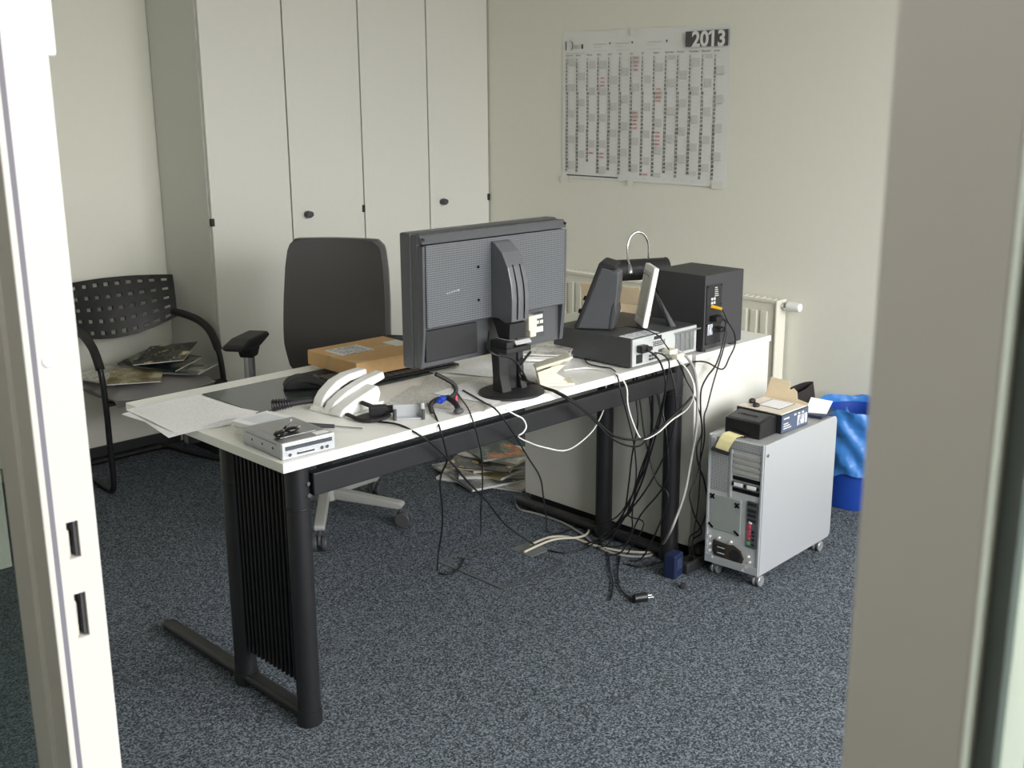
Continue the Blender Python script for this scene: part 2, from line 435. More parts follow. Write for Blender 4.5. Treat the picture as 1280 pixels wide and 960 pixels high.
# right mullion between door opening and the right side light
struct('trim_3', MB().box((XD0, 0.180, 0), (XD1, 0.2375, 2.06), 0.002), M_FRAME)
struct('trim_4', MB().box((XD0, 2.55, 0), (XD1, 2.6, 2.06), 0.002), M_FRAME)
lg = struct('window_2', MB().box((0.497, 1.345, 0.02), (0.503, 2.55, 2.06)), M_GLASS)
rg = struct('window_3', MB().box((0.476, -1.04, 0.02), (0.482, 0.180, 2.06)), M_GLASS)
obj('glazing_gasket', MB().box((0.467, 0.171, 0.02), (0.476, 0.180, 2.06)), M_GASKET, rg)
# low white sideboard glimpsed through the left side light
sb = thing('sideboard', 'pale sideboard glimpsed through the glass left of the door frame', 'sideboard', (0.95, 4.3, 0))
obj('body', MB().box((0.58, 3.87, 0.0), (1.36, 4.78, 1.25), 0.003), M_LAM, sb)
for a, b in ((0.60, 0.968), (0.972, 1.34)):
    d = obj('door', MB().box((a, 3.852, 0.03), (b, 3.87, 1.22), 0.002), M_LAM, sb)
    obj('knob', MB().cyl((b - 0.05, 3.83, 0.8), (b - 0.05, 3.852, 0.8), 0.012), M_BLACKM, d)

# ================================================================== storage cabinets
CX = [2.522, 2.930, 3.338, 3.746, 4.154]
YF = 4.375
for n in range(2):
    x0, x1, xm = CX[2 * n], CX[2 * n + 2], CX[2 * n + 1]
    c = thing('storage_cabinet', ['tall grey two-door cabinet nearest the perforated visitor chair', 'tall grey two-door cabinet in the corner beside the calendar wall'][n],
              'cabinet', ((x0 + x1) / 2, 4.58, 0), 'tall storage cabinets along the back wall')
    b = MB().box((x0, YF + 0.02, 0.06), (x0 + 0.019, YB - 0.006, 2.45)).box((x1 - 0.019, YF + 0.02, 0.06), (x1, YB - 0.006, 2.45))
    b.box((x0 + 0.019, YB - 0.02, 0.06), (x1 - 0.019, YB - 0.006, 2.45)).box((x0 + .019, YF + 0.02, 2.43), (x1 - .019, YB - .02, 2.45))
    b.box((x0 + .019, YF + 0.02, 0.06), (x1 - .019, YB - .02, 0.08)).box((xm - .03, YF + 0.022, 0.08), (xm + .03, YF + 0.05, 2.43))
    obj('carcass', b, M_LAMSIDE, c)
    obj('plinth', MB().box((x0 + .01, YF + 0.05, 0), (x1 - .01, YB - .01, 0.06)), M_BLACKM, c)
    for k, (a, e) in enumerate(((x0, xm), (xm, x1))):
        d = obj('door', MB().box((a + 0.0036, YF, 0.07), (e - 0.0036, YF + 0.018, 2.448), 0.0012), M_LAM, c)
        if k == 1:
            kn = MB().cyl((a + 0.077, YF, 1.06), (a + 0.077, YF - 0.012, 1.06), 0.013, seg=20)
            kn.cyl((a + 0.077, YF - 0.010, 1.06), (a + 0.077, YF - 0.034, 1.06), 0.017, 0.015, seg=24, bev=0.004)
            kn.ellipsoid((a + 0.091, YF - 0.018, 1.06), (0.011, 0.015, 0.013))
            obj('knob', kn, M_DGREY, d, label='dark round knob')
        hx = e - 0.006 if k else a + 0.006
        if n == 0 or k == 1:
            obj('hinge', MB().box((hx - 0.008, YF - 0.004, 1.045), (hx + 0.008, YF + 0.012, 1.078), 0.002), M_BLACKM, d)

# ================================================================== radiator
r = thing('radiator', 'white panel radiator on the calendar wall behind the black loudspeaker box', 'radiator', (4.10, 3.1, 0.12))
RY0, RY1, RZ0, RZ1 = 2.56, 3.86, 0.13, 0.745
pn = MB().box((4.086, RY0 + 0.012, RZ0), (4.094, RY1 - 0.012, RZ1 - 0.012))
ny = int((RY1 - RY0 - 0.08) / 0.05)
for k in range(ny):
    y = RY0 + 0.05 + k * 0.05
    pn.box((4.079, y, RZ0 + 0.05), (4.088, y + 0.037, RZ1 - 0.05), 0.006, 2)
obj('front_panel', pn, M_RAD, r)
obj('back_panel', MB().box((4.13, RY0 + 0.012, RZ0), (4.138, RY1 - 0.012, RZ1 - 0.012)), M_RAD, r)
for y in (RY0, RY1 - 0.012):
    obj('end_cover', MB().box((4.076, y, RZ0 + 0.01), (4.145, y + 0.012, RZ1), 0.004), M_RAD, r)
g = MB().box((4.078, RY0, RZ1 - 0.012), (4.083, RY1, RZ1), 0.001).box((4.14, RY0, RZ1 - 0.012), (4.145, RY1, RZ1), 0.001)
for k in range(44):
    y = RY0 + 0.012 + k * (RY1 - RY0 - 0.024) / 44
    g.box((4.083, y, RZ1 - 0.010), (4.14, y + 0.010, RZ1 - 0.003))
obj('top_grille', g, M_RAD, r)
v = MB().cyl((4.112, RY0, 0.722), (4.112, RY0 - 0.022, 0.722), 0.011).cyl((4.112, RY0 - 0.016, 0.722), (4.112, RY0 - 0.028, 0.722), 0.017, seg=8)
obj('valve', v, M_CHROME, r, label='chrome valve body')
obj('thermostat_head', MB().cyl((4.112, RY0 - 0.026, 0.722), (4.112, RY0 - 0.088, 0.722), 0.021, 0.018, seg=24, bev=0.005), M_WHITEP, r)
for y in (2.9, 3.5): obj('wall_bracket', MB().box((4.138, y, 0.3), (4.159, y + 0.03, 0.6)), M_RAD, r)
obj('supply_pipe', MB().tube([(4.112, RY0 + 0.06, 0.13), (4.112, RY0 + 0.06, 0.05), (4.112, RY0 + 0.06, 0.0)], 0.009), M_RAD, r)

# ================================================================== wall calendar 2013
CY0, CY1, CZ0, CZ1 = 2.897, 3.858, 1.188, 1.862
cal = thing('wall_calendar', 'large white 2013 year planner taped to the wall above the radiator', 'calendar', (XW - 0.004, (CY0 + CY1) / 2, (CZ0 + CZ1) / 2))
CWd, CHt = CY1 - CY0, CZ1 - CZ0
def calf(u, v):
    lift = 0.006 * (max(0, u - 0.9) / 0.1) ** 2 * v + 0.003 * math.sin(u * 9) ** 2
    return Vector((XW - 0.003 - lift, CY1 - u * CWd, CZ0 + v * CHt))
obj('sheet', MB().sheet(calf, 24, 8, 0.0008), M_CALP, cal)
XI = XW - 0.0075
def cb(mb, u0, u1, v0, v1):      # printed bar, v from the top edge down
    x = XI - 0.007 if u1 > 0.96 else XI
    mb.box((x, CY1 - u1 * CWd, CZ1 - v1 * CHt), (x + 0.0004, CY1 - u0 * CWd, CZ1 - v0 * CHt))
def cframe(u, v):
    return Matrix.Translation((XI - 0.0006, CY1 - u * CWd, CZ1 - v * CHt)) @ Matrix(((0, 0, -1, 0), (-1, 0, 0, 0), (0, 1, 0, 0), (0, 0, 0, 1)))
import calendar as _c
ink, pale = MB(), MB()
months = [(2012, 12), *[(2013, k) for k in range(1, 13)], (2014, 1)]
names = ['Dezember', 'Januar', 'Februar', 'M\u00e4rz', 'April', 'Mai', 'Juni', 'Juli', 'August', 'September', 'Oktober', 'November', 'Dezember', 'Januar']
U0, UW, V0, RH = 0.022, 0.0685, 0.172, 0.0254
for i, (yy, mm) in enumerate(months):
    u = U0 + i * UW
    add_text(ink, names[i], 0.0115, cframe(u + 0.002, V0 - 0.012))
    nd = _c.monthrange(yy, mm)[1]
    add_text(ink, '\n'.join(str(k) for k in range(1, nd + 1)), 0.0155, cframe(u + 0.003, V0 + RH * 0.82), spacing=RH * CHt / 0.0155, bold=0.0006)
    for dday in range(1, nd + 1):
        va = V0 + (dday - 1) * RH
        cb(pale, u, u + UW - 0.006, va + RH - 0.0012, va + RH)
        if _c.weekday(yy, mm, dday) >= 5:
            cb(pale, u + 0.021, u + UW - 0.008, va, va + RH)
    cb(pale, u + 0.015, u + 0.0165, V0, V0 + nd * RH)
# masthead: two-stroke logo, grey captions, black squares
cb(ink, 0.022, 0.0275, 0.060, 0.118)
arc = [(0.052, 0.062), (0.062, 0.062), (0.068, 0.075), (0.069, 0.089), (0.068, 0.103), (0.062, 0.116), (0.052, 0.116)]
ink.tube([(XI - 0.0004, CY1 - a * CWd, CZ1 - b * CHt) for a, b in arc], 0.0027, seg=6, flat=0.25)
for a, b, c0, c1 in ((0.072, 0.118, 0.085, 0.112),):
    for k in range(7): cb(pale, a + k * 0.0068, a + k * 0.0068 + 0.004, c0, c1)
cb(ink, 0.126, 0.138, 0.083, 0.113); cb(pale, 0.024, 0.150, 0.137, 0.145)
for a, sq in ((0.205, 0.305), (0.345, 0.442), (0.535, 0.645)):
    cb(pale, a, a + 0.085, 0.083, 0.092); cb(pale, a, a + 0.05, 0.105, 0.109); cb(pale, a, a + 0.085, 0.129, 0.132)
    cb(ink, sq, sq + 0.007, 0.077, 0.091)
cb(ink, 0.035, 0.37, 0.977, 0.985)
for k in range(9): cb(pale, 0.42 + k * 0.055, 0.44 + k * 0.055, 0.972, 0.975)
# pen entries in red
for i, dd, n in ((3, 6, 3), (3, 26, 2), (6, 1, 3), (6, 4, 1), (6, 15, 5), (8, 9, 4), (8, 10, 2), (8, 20, 4), (8, 23, 1), (2, 26, 1), (7, 31, 1)):
    for k in range(n):
        u = U0 + i * UW + 0.024; v = V0 + (dd - 1 + k) * RH + RH * 0.5
        q = [(u + t * 0.004, v + 0.007 * (1 if t % 2 else -1) * random.uniform(0.5, 1)) for t in range(8)]
        red = MB().tube([(XI - 0.0006, CY1 - a * CWd, CZ1 - b * CHt) for a, b in q], 0.0009, seg=5, sub=3)
        obj('pen_mark', red, M_PRINTR, cal, label='red pen entry')
obj('print', ink, M_PRINT, cal, smooth=False)
obj('grid_print', pale, M_PRINTL, cal, smooth=False, label='pale grey day grid')
yb = MB()
blk = [(0.762, 0.034), (0.992, 0.030), (0.992, 0.128), (0.762, 0.128)]
yb.prism([(CY1 - a * CWd, CZ1 - b * CHt) for a, b in blk], 'x', XI - 0.0105, XI - 0.0100)
obj('year_block', yb, M_PRINT, cal, smooth=False, label='dark block behind the year')
yt = MB(); add_text(yt, '2013', 0.088, Matrix.Translation((-0.0102, 0, 0)) @ cframe(0.797, 0.126), bold=0.0028)
yt.prism([(CY1 - a * CWd, CZ1 - b * CHt) for a, b in ((0.8935, 0.038), (0.903, 0.034), (0.903, 0.05), (0.888, 0.062), (0.886, 0.052))], 'x', XI - 0.0108, XI - 0.0104)
obj('year_number', yt, M_CALP, cal, smooth=False, label='white year number 2013')
for u, v, du in ((0.0, 0.99, 0.045), (0.93, 0.965, 0.06), (0.44, 0.985, 0.03), (0.44, -0.01, 0.03)):
    tp = MB().box((XI - 0.008, CY1 - (u + du) * CWd, CZ1 - (v + 0.045) * CHt), (XI - 0.0072, CY1 - u * CWd, CZ1 - v * CHt))
    obj('tape', tp, M_TAPE, cal, smooth=False)

# ================================================================== desk
T = 0.74
dk = thing('desk', 'long white-topped office desk on black ribbed metal legs', 'desk', (2.23, 2.63, 0))
obj('table_top', MB().box((1.430, 2.230, 0.715), (3.045, 3.030, T), 0.002), M_DESK, dk, label='white laminate desk top')
def leg(x, y):
    l = MB().cyl((x, y, 0.004), (x, y, 0.714), 0.0305, seg=28, bev=0.002)
    o = obj('leg', l, M_POWDER, dk)
    for z in (0.60,):
        c = MB().lathe([(0.0305, z - 0.0025), (0.0318, z - 0.001), (0.0318, z + 0.001), (0.0305, z + 0.0025)], (x, y, 0), 28)
        obj('collar', c, M_POWDER, o)
    c = MB().lathe([(0.028, 0.0), (0.033, 0.004), (0.033, 0.044), (0.0305, 0.044)], (x, y, 0), 28)
    obj('foot_cap', c, M_POWDER, o)
    return o
for x in (1.500, 3.018):
    for y in (2.282, 2.585):
        o = leg(x, y)
        if y < 2.4:
            for z in (0.635, 0.665): obj('bolt', MB().cyl((x + 0.010, y - 0.026, z), (x + 0.012, y - 0.0335, z), 0.0055), M_STEEL, o)
    fx = x
    ft = MB().box((fx - 0.0225, 2.282, 0.012), (fx + 0.0225, 3.03, 0.040), 0.012, 3)
    obj('foot_bar', ft, M_POWDER, dk)
    if fx > 2: 
        obj('support_arm', MB().box((fx - 0.02, 2.29, 0.690), (fx + 0.02, 2.98, 0.7145)), M_POWDER, dk)
        continue
    rb = MB().box((fx - 0.004, 2.312, 0.13), (fx + 0.004, 2.556, 0.700))
    for k in range(12):
        y = 2.322 + k * 0.0195
        rb.box((fx - 0.013, y, 0.11), (fx + 0.013, y + 0.009, 0.705), 0.003, 1)
    obj('ribbed_panel', rb, M_POWDER, dk)
    obj('support_arm', MB().box((fx - 0.02, 2.29, 0.690), (fx + 0.02, 2.98, 0.7145)), M_POWDER, dk)
bm_ = MB().box((1.528, 2.250, 0.628), (2.990, 2.280, 0.688), 0.004)
obj('beam', bm_, M_POWDER, dk, label='black side rail under the front edge')
obj('rear_beam', MB().box((1.528, 2.86, 0.628), (2.990, 2.89, 0.690), 0.004), M_POWDER, dk)

# ================================================================== side cabinet at the desk's end
sc = thing('side_cabinet', 'white waist-high cabinet butted against the far end of the desk', 'cabinet', (3.28, 2.64, 0))
obj('carcass', MB().box((3.066, 2.230, 0.045), (3.510, 3.04, 0.712), 0.002), M_LAM, sc)
obj('top', MB().box((3.063, 2.226, 0.7135), (3.514, 3.045, 0.735), 0.002), M_DESK, sc)
obj('plinth', MB().box((3.08, 2.25, 0.0), (3.49, 3.02, 0.045)), M_BLACKM, sc)
for z0, z1 in ((0.06, 0.37), (0.374, 0.705)):
    d = obj('drawer', MB().box((3.510, 2.245, z0), (3.528, 3.03, z1), 0.002), M_LAM, sc)
    obj('handle', MB().tube([(3.528, 2.55, z1 - 0.05), (3.55, 2.55, z1 - 0.05), (3.55, 2.72, z1 - 0.05), (3.528, 2.72, z1 - 0.05)], 0.005, smooth=False), M_STEEL, d)
# ================================================================== visitor chair
vc = thing('visitor_chair', 'black perforated-back visitor chair on a sled frame against the back wall', 'chair', (2.2, 4.45, 0))
path = [(1.985, 4.62, 0.640), (1.975, 4.55, 0.640), (1.960, 4.45, 0.628), (1.947, 4.36, 0.592), (1.943, 4.31, 0.525), (1.944, 4.295, 0.40), (1.946, 4.297, 0.20),
        (1.948, 4.30, 0.06), (1.949, 4.318, 0.020), (1.952, 4.36, 0.013), (1.965, 4.55, 0.013), (1.972, 4.68, 0.013), (1.99, 4.725, 0.013), (2.04, 4.74, 0.013),
        (2.34, 4.745, 0.013), (2.40, 4.735, 0.013), (2.425, 4.69, 0.013), (2.445, 4.56, 0.013), (2.488, 4.38, 0.013), (2.499, 4.34, 0.022), (2.503, 4.325, 0.07),
        (2.502, 4.325, 0.20), (2.500, 4.33, 0.40), (2.495, 4.345, 0.51), (2.485, 4.385, 0.588), (2.472, 4.455, 0.630), (2.455, 4.55, 0.648), (2.440, 4.62, 0.652)]
obj('frame', MB().tube(path, 0.0125, seg=10, sub=4), M_BLACKG if False else M_BLACK, vc, label='bent black tube sled frame')
for pts in (path[0:5], path[-5:]):
    obj('armrest', MB().tube([Vector(p) + Vector((0, 0, 0.006)) for p in pts], 0.019, seg=10, sub=5, flat=0.8), M_BLACKM, vc)
NU, NV = 41, 15
def vback(u, v):
    # u across from left to right, v from the bottom edge up
    xl = 1.945 + 0.010 * v; xr = 2.450 + 0.035 * v
    x = xl + (xr - xl) * u
    c = 1 - (2 * u - 1) ** 2
    zb = 0.632 - 0.058 * c + 0.012 * (u - 0.5)
    zt = 0.812 + 0.010 * c - 0.012 * (u - 0.5)
    z = zb + (zt - zb) * v
    y = 4.60 + 0.085 * v + 0.045 * c - 0.02 * v * (1 - v)
    return Vector((x, y, z))
def vhole(i, j):
    return i % 4 in (1, 2) and j in (1, 4, 7, 10, 13)
obj('backrest', MB().sheet(vback, NU, NV, 0.012, vhole), M_BLACK, vc, label='curved black plastic back with rows of square holes')
def vseat(u, v):
    x = 1.965 + 0.455 * u; y = 4.235 + 0.43 * v
    e = max(abs(2 * u - 1), abs(2 * v - 1))
    z = 0.448 - 0.045 * e ** 6 - 0.008 * (1 - v) + (0.012 * (2 * u - 1) ** 2)
    r = 0.02 * abs(2 * u - 1) ** 4
    return Vector((x, y + (r if v < 0.5 else -r), z))
obj('seat', MB().sheet(vseat, 18, 18, 0.045), M_SEATF, vc, label='grey upholstered seat pad')
obj('seat_pan', MB().box((2.0, 4.28, 0.372), (2.39, 4.62, 0.392), 0.008).box((1.95, 4.285, 0.378), (2.495, 4.335, 0.392), 0.004), M_BLACKM, vc)

# magazines lying on the visitor chair
def magazine(name, M, size, m, label, thick=0.006, group=None, category='magazine', curl=0.0, seed=0):
    t = thing(name, label, category, M, group)
    w_, h_ = size
    b = MB(M).box((-w_ / 2 + .001, -h_ / 2 + .001, 0.0004), (w_ / 2 - .002, h_ / 2 - .001, thick - 0.0005))
    obj('pages', b, M_PAPERW, t, smooth=False)
    def cov(u, v): return Vector((-w_ / 2 + u * w_, -h_ / 2 + v * h_, thick + curl * (max(0, u - 0.55) / 0.45) ** 2 + 0.0006))
    obj('cover', MB(M).sheet(cov, 8, 4, 0.0006), m, t)
    obj('spine', MB(M).box((-w_ / 2 - 0.0008, -h_ / 2, 0), (-w_ / 2 + 0.001, h_ / 2, thick + 0.0004)), m, t, smooth=False)
    return t
SG = 'magazines on the visitor chair'
SZ = 0.4555
magazine('magazine', frame(2.06, 4.47, SZ, 14), (0.21, 0.28), M_MAG[3], 'pale open magazine at the left of the visitor chair seat', 0.005, SG)
magazine('magazine', frame(2.12, 4.37, SZ + 0.0075, -30), (0.21, 0.28), M_MAG[2], 'olive and sand coloured magazine lying over the pale one on the chair', 0.005, SG)
magazine('magazine', frame(2.325, 4.38, SZ + 0.001, 35), (0.20, 0.26), M_MAG[4], 'grey magazine at the bottom right of the pile on the visitor chair', 0.006, SG)
magazine('magazine', frame(2.28, 4.46, SZ + 0.028, 28, 3, -4), (0.21, 0.28), M_MAG[5], 'dark teal magazine second from the top on the visitor chair', 0.006, SG)
tm = frame(2.30, 4.44, SZ + 0.060, -42, 3, -5)
magazine('magazine', tm, (0.21, 0.285), M_MAG[0], 'topmost magazine with dark cover and white headline on the visitor chair', 0.005, SG)

# ================================================================== office chair
OC = frame(2.40, 3.46, 0, 0)
oc = thing('office_chair', 'dark grey high-backed swivel chair pulled up behind the desk', 'office chair', OC)
obj('gas_column', MB(OC).cyl((0, 0, 0.10), (0, 0, 0.30), 0.028).cyl((0, 0, 0.28), (0, 0, 0.42), 0.018), M_BLACKM, oc)
bs = MB(OC).cyl((0, 0, 0.085), (0, 0, 0.135), 0.05, 0.045, seg=28, bev=0.006)
obj('base_hub', bs, M_GREYMET, oc, label='light grey five-star base hub')
for k in range(5):
    a = math.radians(-58 - 72 * k); d = Vector((math.cos(a), math.sin(a), 0)); R_k = Matrix.Rotation(a, 4, 'Z')
    sp = MB(OC @ R_k).prism([(0.03, 0.090), (0.30, 0.068), (0.315, 0.078), (0.315, 0.092), (0.30, 0.097), (0.03, 0.132)], 'y', -0.02, 0.02, 0.006)
    o = obj('base_leg', sp, M_GREYMET, oc, label='light grey base leg')
    ck = MB(OC @ R_k).cyl((0.302, 0, 0.045), (0.302, 0, 0.075), 0.009)
    ck.prism([(0.285, 0.028), (0.335, 0.028), (0.330, 0.055), (0.31, 0.064), (0.288, 0.055)], 'y', -0.006, 0.006, 0.003)
    for s in (-1, 1): ck.cyl((0.315, s * 0.009, 0.029), (0.315, s * 0.027, 0.029), 0.0285, seg=24, bev=0.004)
    obj('caster', ck, M_DGREY, o)
OU = OC @ Matrix.Rotation(math.radians(-55), 4, 'Z')      # upper half is turned; local -Y is the facing side
def oseat(u, v):
    x = -0.245 + 0.49 * u; y = -0.27 + 0.48 * v
    e = max(abs(2 * u - 1), abs(2 * v - 1))
    return Vector((x * (1 - 0.05 * (1 - v)), y, 0.50 - 0.04 * e ** 5 + 0.012 * (2 * u - 1) ** 2 - 0.02 * max(0, 0.3 - v)))
obj('seat', MB(OU).sheet(oseat, 16, 16, 0.06), M_FABRIC, oc)
obj('mechanism', MB(OU).box((-0.09, -0.12, 0.375), (0.09, 0.16, 0.44), 0.015).prism([(0.10, 0.39), (0.285, 0.43), (0.315, 0.52), (0.315, 0.72), (0.295, 0.72), (0.29, 0.54), (0.26, 0.46), (0.10, 0.42)], 'x', -0.035, 0.035, 0.006), M_BLACKM, oc)
BW = [(0.0, 0.175), (0.06, 0.205), (0.25, 0.214), (0.55, 0.212), (0.80, 0.204), (0.93, 0.194), (0.975, 0.184), (1.0, 0.164)]
def bwid(v):
    for (a, wa), (b, wb) in zip(BW[:-1], BW[1:]):
        if v <= b: return wa + (wb - wa) * (v - a) / (b - a)
    return BW[-1][1]
def oback(side):
    def f(u, v):
        w_ = bwid(v); x = -w_ + 2 * w_ * u
        y = 0.235 + 0.05 * v ** 1.5 + 0.045 * math.exp(-((v - 0.0) / 0.3) ** 2) - 0.035 * (2 * u - 1) ** 2 * 0.9 + side
        y += -0.02 * math.exp(-((v - 0.25) / 0.2) ** 2)
        return Vector((x, y, 0.515 + 0.535 * v))
    return f
obj('backrest', MB(OU).sheet(oback(0.0), 20, 24, 0.028), M_FABRIC, oc, label='dark grey fabric backrest')
obj('back_shell', MB(OU).sheet(oback(0.0295), 20, 24, 0.004), M_GREYMET, oc, label='light grey shell edge behind the backrest')
for s in (-1, 1):
    ax = s * 0.275
    p = MB(OU).prism([(s * 0.10, 0.40), (s * 0.26, 0.415), (s * 0.285, 0.45), (s * 0.285, 0.50), (s * 0.262, 0.50), (s * 0.25, 0.445), (s * 0.10, 0.425)], 'y', -0.03, 0.03, 0.006)
    p.cyl((ax, 0, 0.48), (ax, 0, 0.655), 0.021, seg=20)
    ap = obj('arm_post', p, M_STEEL, oc, label='metal armrest post')
    pad = MB(OU).prism([(-0.15, 0.690), (-0.12, 0.678), (0.03, 0.672), (0.11, 0.690), (0.12, 0.702), (0.10, 0.716), (-0.06, 0.718), (-0.14, 0.706)], 'x', ax - 0.042, ax + 0.042, 0.012, 3)
    pad.prism([(-0.05, 0.675), (0.06, 0.675), (0.028, 0.635), (-0.028, 0.635)], 'x', ax - 0.026, ax + 0.026, 0.006)
    obj('armrest', pad, M_BLACKM, oc, label='black armrest pad')

# ================================================================== monitor
MF = frame(2.282, 2.366, 0, -1)
mo = thing('monitor', 'large dark widescreen monitor seen from behind on the desk', 'monitor', frame(2.282, 2.30, T, -1))
HW = 0.289
obj('bezel', MB(MF).box((-HW, 0.048, 0.841), (HW, 0.094, 1.223), 0.006, 2), M_MON, mo)
obj('screen', MB(MF).box((-HW + 0.02, 0.0935, 0.862), (HW - 0.02, 0.0955, 1.203)), M_BLACKG, mo)
bk = MB(MF).box((-HW + 0.004, 0.022, 0.846), (HW - 0.004, 0.05, 1.219), 0.004)
bk.prism([(0.0225, 1.196), (0.0, 1.196), (0.012, 1.219), (0.0225, 1.219)], 'x', -HW + 0.006, HW - 0.006, 0.001)
bk.prism([(0.0, 1.19), (0.0225, 1.19), (0.0225, 0.848), (0.016, 0.848), (0.004, 0.95)], 'x', -HW + 0.006, -HW + 0.014).prism([(0.0, 1.19), (0.0225, 1.19), (0.0225, 0.848), (0.016, 0.848), (0.004, 0.95)], 'x', HW - 0.02, HW - 0.006)
obj('back_cover', bk, M_MON, mo)
obj('vent_grid', MB(MF).box((-HW + 0.015, -0.004, 0.962), (HW - 0.021, 0.0225, 1.193), 0.003), M_GRILL, mo, label='perforated back panel')
tv = MB(MF)
tv.box((-HW + 0.02, 0.03, 1.2185), (HW - 0.02, 0.046, 1.2205))
obj('top_vent', tv, pattern_mat('top_vent_slots', (70, 72, 77), (18, 18, 20), 0.008, 0.55, 0.4, ('X', 'X')), mo)
rc = MB(MF).box((-HW + 0.02, 0.012, 0.862), (-0.075, 0.0225, 0.953), 0.004)
obj('lower_cover', rc, M_BLACKM, mo)
for x, z in ((-HW + 0.012, 1.208), (HW - 0.010, 1.208)): obj('screw', MB(MF).cyl((x, 0.012, z), (x, 0.002, z), 0.0045, seg=14), M_BLACKG, mo)
for x, z in ((-0.085, 1.115), (-0.085, 1.02), (0.063, 1.115), (0.063, 1.02)): obj('screw', MB(MF).cyl((x, 0.0, z), (x, -0.006, z), 0.004, seg=12), M_BLACKG, mo)
lg_ = MB(MF)
for k, (a, wd_) in enumerate(((0, .006), (.008, .006), (.016, .007), (.025, .006), (.033, .004), (.039, .008))):
    lg_.box((-0.205 + a, -0.0062, 1.052 + 0.0008 * k), (-0.205 + a + wd_, -0.0045, 1.0555 + 0.001 * k))
obj('badge', lg_, M_STEEL, mo, label='small worn silver maker mark')
pt = MB(MF).box((0.085, 0.012, 0.872), (0.20, 0.0225, 0.945), 0.002)
obj('port_panel', pt, M_DGREY, mo)
vg = MB(MF).box((0.094, -0.028, 0.905), (0.128, 0.0125, 0.950), 0.003).box((0.098, -0.030, 0.885), (0.124, -0.004, 0.908), 0.004)
obj('video_plug', vg, M_BEZ, mo, label='pale beige cable plug')
ps = MB(MF)
for k in range(3): ps.box((0.142 + k * 0.018, 0.0105, 0.912), (0.156 + k * 0.018, 0.0123, 0.922))
ps.box((0.140, 0.0105, 0.886), (0.192, 0.0123, 0.903)); ps.box((0.146, 0.0105, 0.928), (0.190, 0.0123, 0.940))
obj('sockets_and_labels', ps, M_PRINTL, mo, smooth=False)
prof = [(0.02, 1.190), (-0.018, 1.180), (-0.048, 1.155), (-0.072, 1.115), (-0.086, 1.065), (-0.090, 1.02), (-0.088, 0.958), (-0.060, 0.952), (-0.03, 0.962), (0.0, 0.962)]
nk = MB(MF).prism(prof, 'x', -0.034, 0.034, 0.003)
st = obj('stand_arch', nk, M_ARCH, mo, label='arched stand spine')
gr_ = MB(MF)
for x in (-0.013, 0.014):
    gr_.tube([(x, a - 0.0012, z) for a, z in [(-0.070, 1.12), (-0.086, 1.065), (-0.0905, 1.02), (-0.0885, 0.965)]], 0.0017, seg=6)
obj('groove', gr_, M_BLACKG, st)
lo = MB(MF).prism([(-0.080, 0.951), (-0.076, 0.905), (-0.03, 0.905), (-0.004, 0.96), (-0.03, 0.960)], 'x', -0.033, 0.033, 0.003)
lo.box((-0.058, -0.092, 0.868), (0.040, -0.020, 0.884), 0.003).box((-0.058, -0.092, 0.884), (-0.030, -0.02, 0.903), 0.003)
obj('neck_block', lo, M_BLACKM, mo)
hk = MB(MF).prism([(-0.099, 0.893), (-0.080, 0.893), (-0.074, 0.902), (-0.090, 0.904)], 'x', -0.026, 0.036, 0.001)
obj('cable_clip', hk, M_ALU, mo, label='bright metal cable clip')
cl = MB(MF)
cl.prism([(-0.058, 0.870), (-0.062, 0.80), (-0.075, 0.7515), (-0.03, 0.7515), (-0.03, 0.80), (-0.024, 0.870)], 'x', -0.058, -0.022, 0.003)
cl.prism([(-0.058, 0.870), (-0.062, 0.80), (-0.075, 0.7515), (-0.03, 0.7515), (-0.03, 0.80), (-0.024, 0.870)], 'x', 0.018, 0.040, 0.003)
cl.box((-0.024, -0.052, 0.752), (0.020, -0.034, 0.868))
obj('column', cl, M_BLACKM, mo)
bd = MB(MF @ Matrix.Translation((-0.008, -0.058, 0)) @ Matrix.Diagonal((1.0, 0.92, 1, 1)))
bd.lathe([(0.0, T), (0.096, T), (0.101, T + 0.003), (0.100, T + 0.008), (0.09, T + 0.0115), (0.05, T + 0.0125), (0.0, T + 0.013)], (0, 0, 0), 48)
obj('base', bd, M_BLACKM, mo, label='round black foot')

# ================================================================== slim desktop computer
sp = thing('desktop_computer', 'flat grey desktop computer lying under the small speaker at the desk end', 'computer', (2.9, 2.4, T))
obj('case', MB().box((2.735, 2.240, 0.746), (3.076, 2.575, 0.8385), 0.002), M_DGREY, sp)
for x in (2.76, 3.05):
    for y in (2.27, 2.54): obj('foot', MB().cyl((x, y, T), (x, y, 0.747), 0.012), M_BLACKM, sp)
rp = MB().box((2.739, 2.2365, 0.748), (3.073, 2.241, 0.8365), 0.001)
rpo = obj('rear_panel', rp, M_ZINC, sp, label='silver rear panel with sockets')
sk = MB().box((2.757, 2.2335, 0.756), (2.787, 2.2372, 0.785), 0.002)
sk.box((2.762, 2.2325, 0.764), (2.782, 2.2338, 0.778))
obj('power_socket', sk, M_BLACKM, rpo)
obj('power_plug', MB().box((2.757, 2.212, 0.792), (2.792, 2.2365, 0.817), 0.004).box((2.778, 2.207, 0.797), (2.806, 2.222, 0.811), 0.004), M_BLACK, rpo, label='black mains plug')
vt = MB()
for a in range(7):
    for b in range(3): vt.box((2.842 + a * 0.009, 2.2355, 0.799 + b * 0.006), (2.848 + a * 0.009, 2.2368, 0.8025 + b * 0.006))
vt.box((2.846, 2.2352, 0.821), (2.884, 2.2368, 0.832))
obj('vent_slots', vt, M_BLACKM, rpo, smooth=False)
pr = MB()
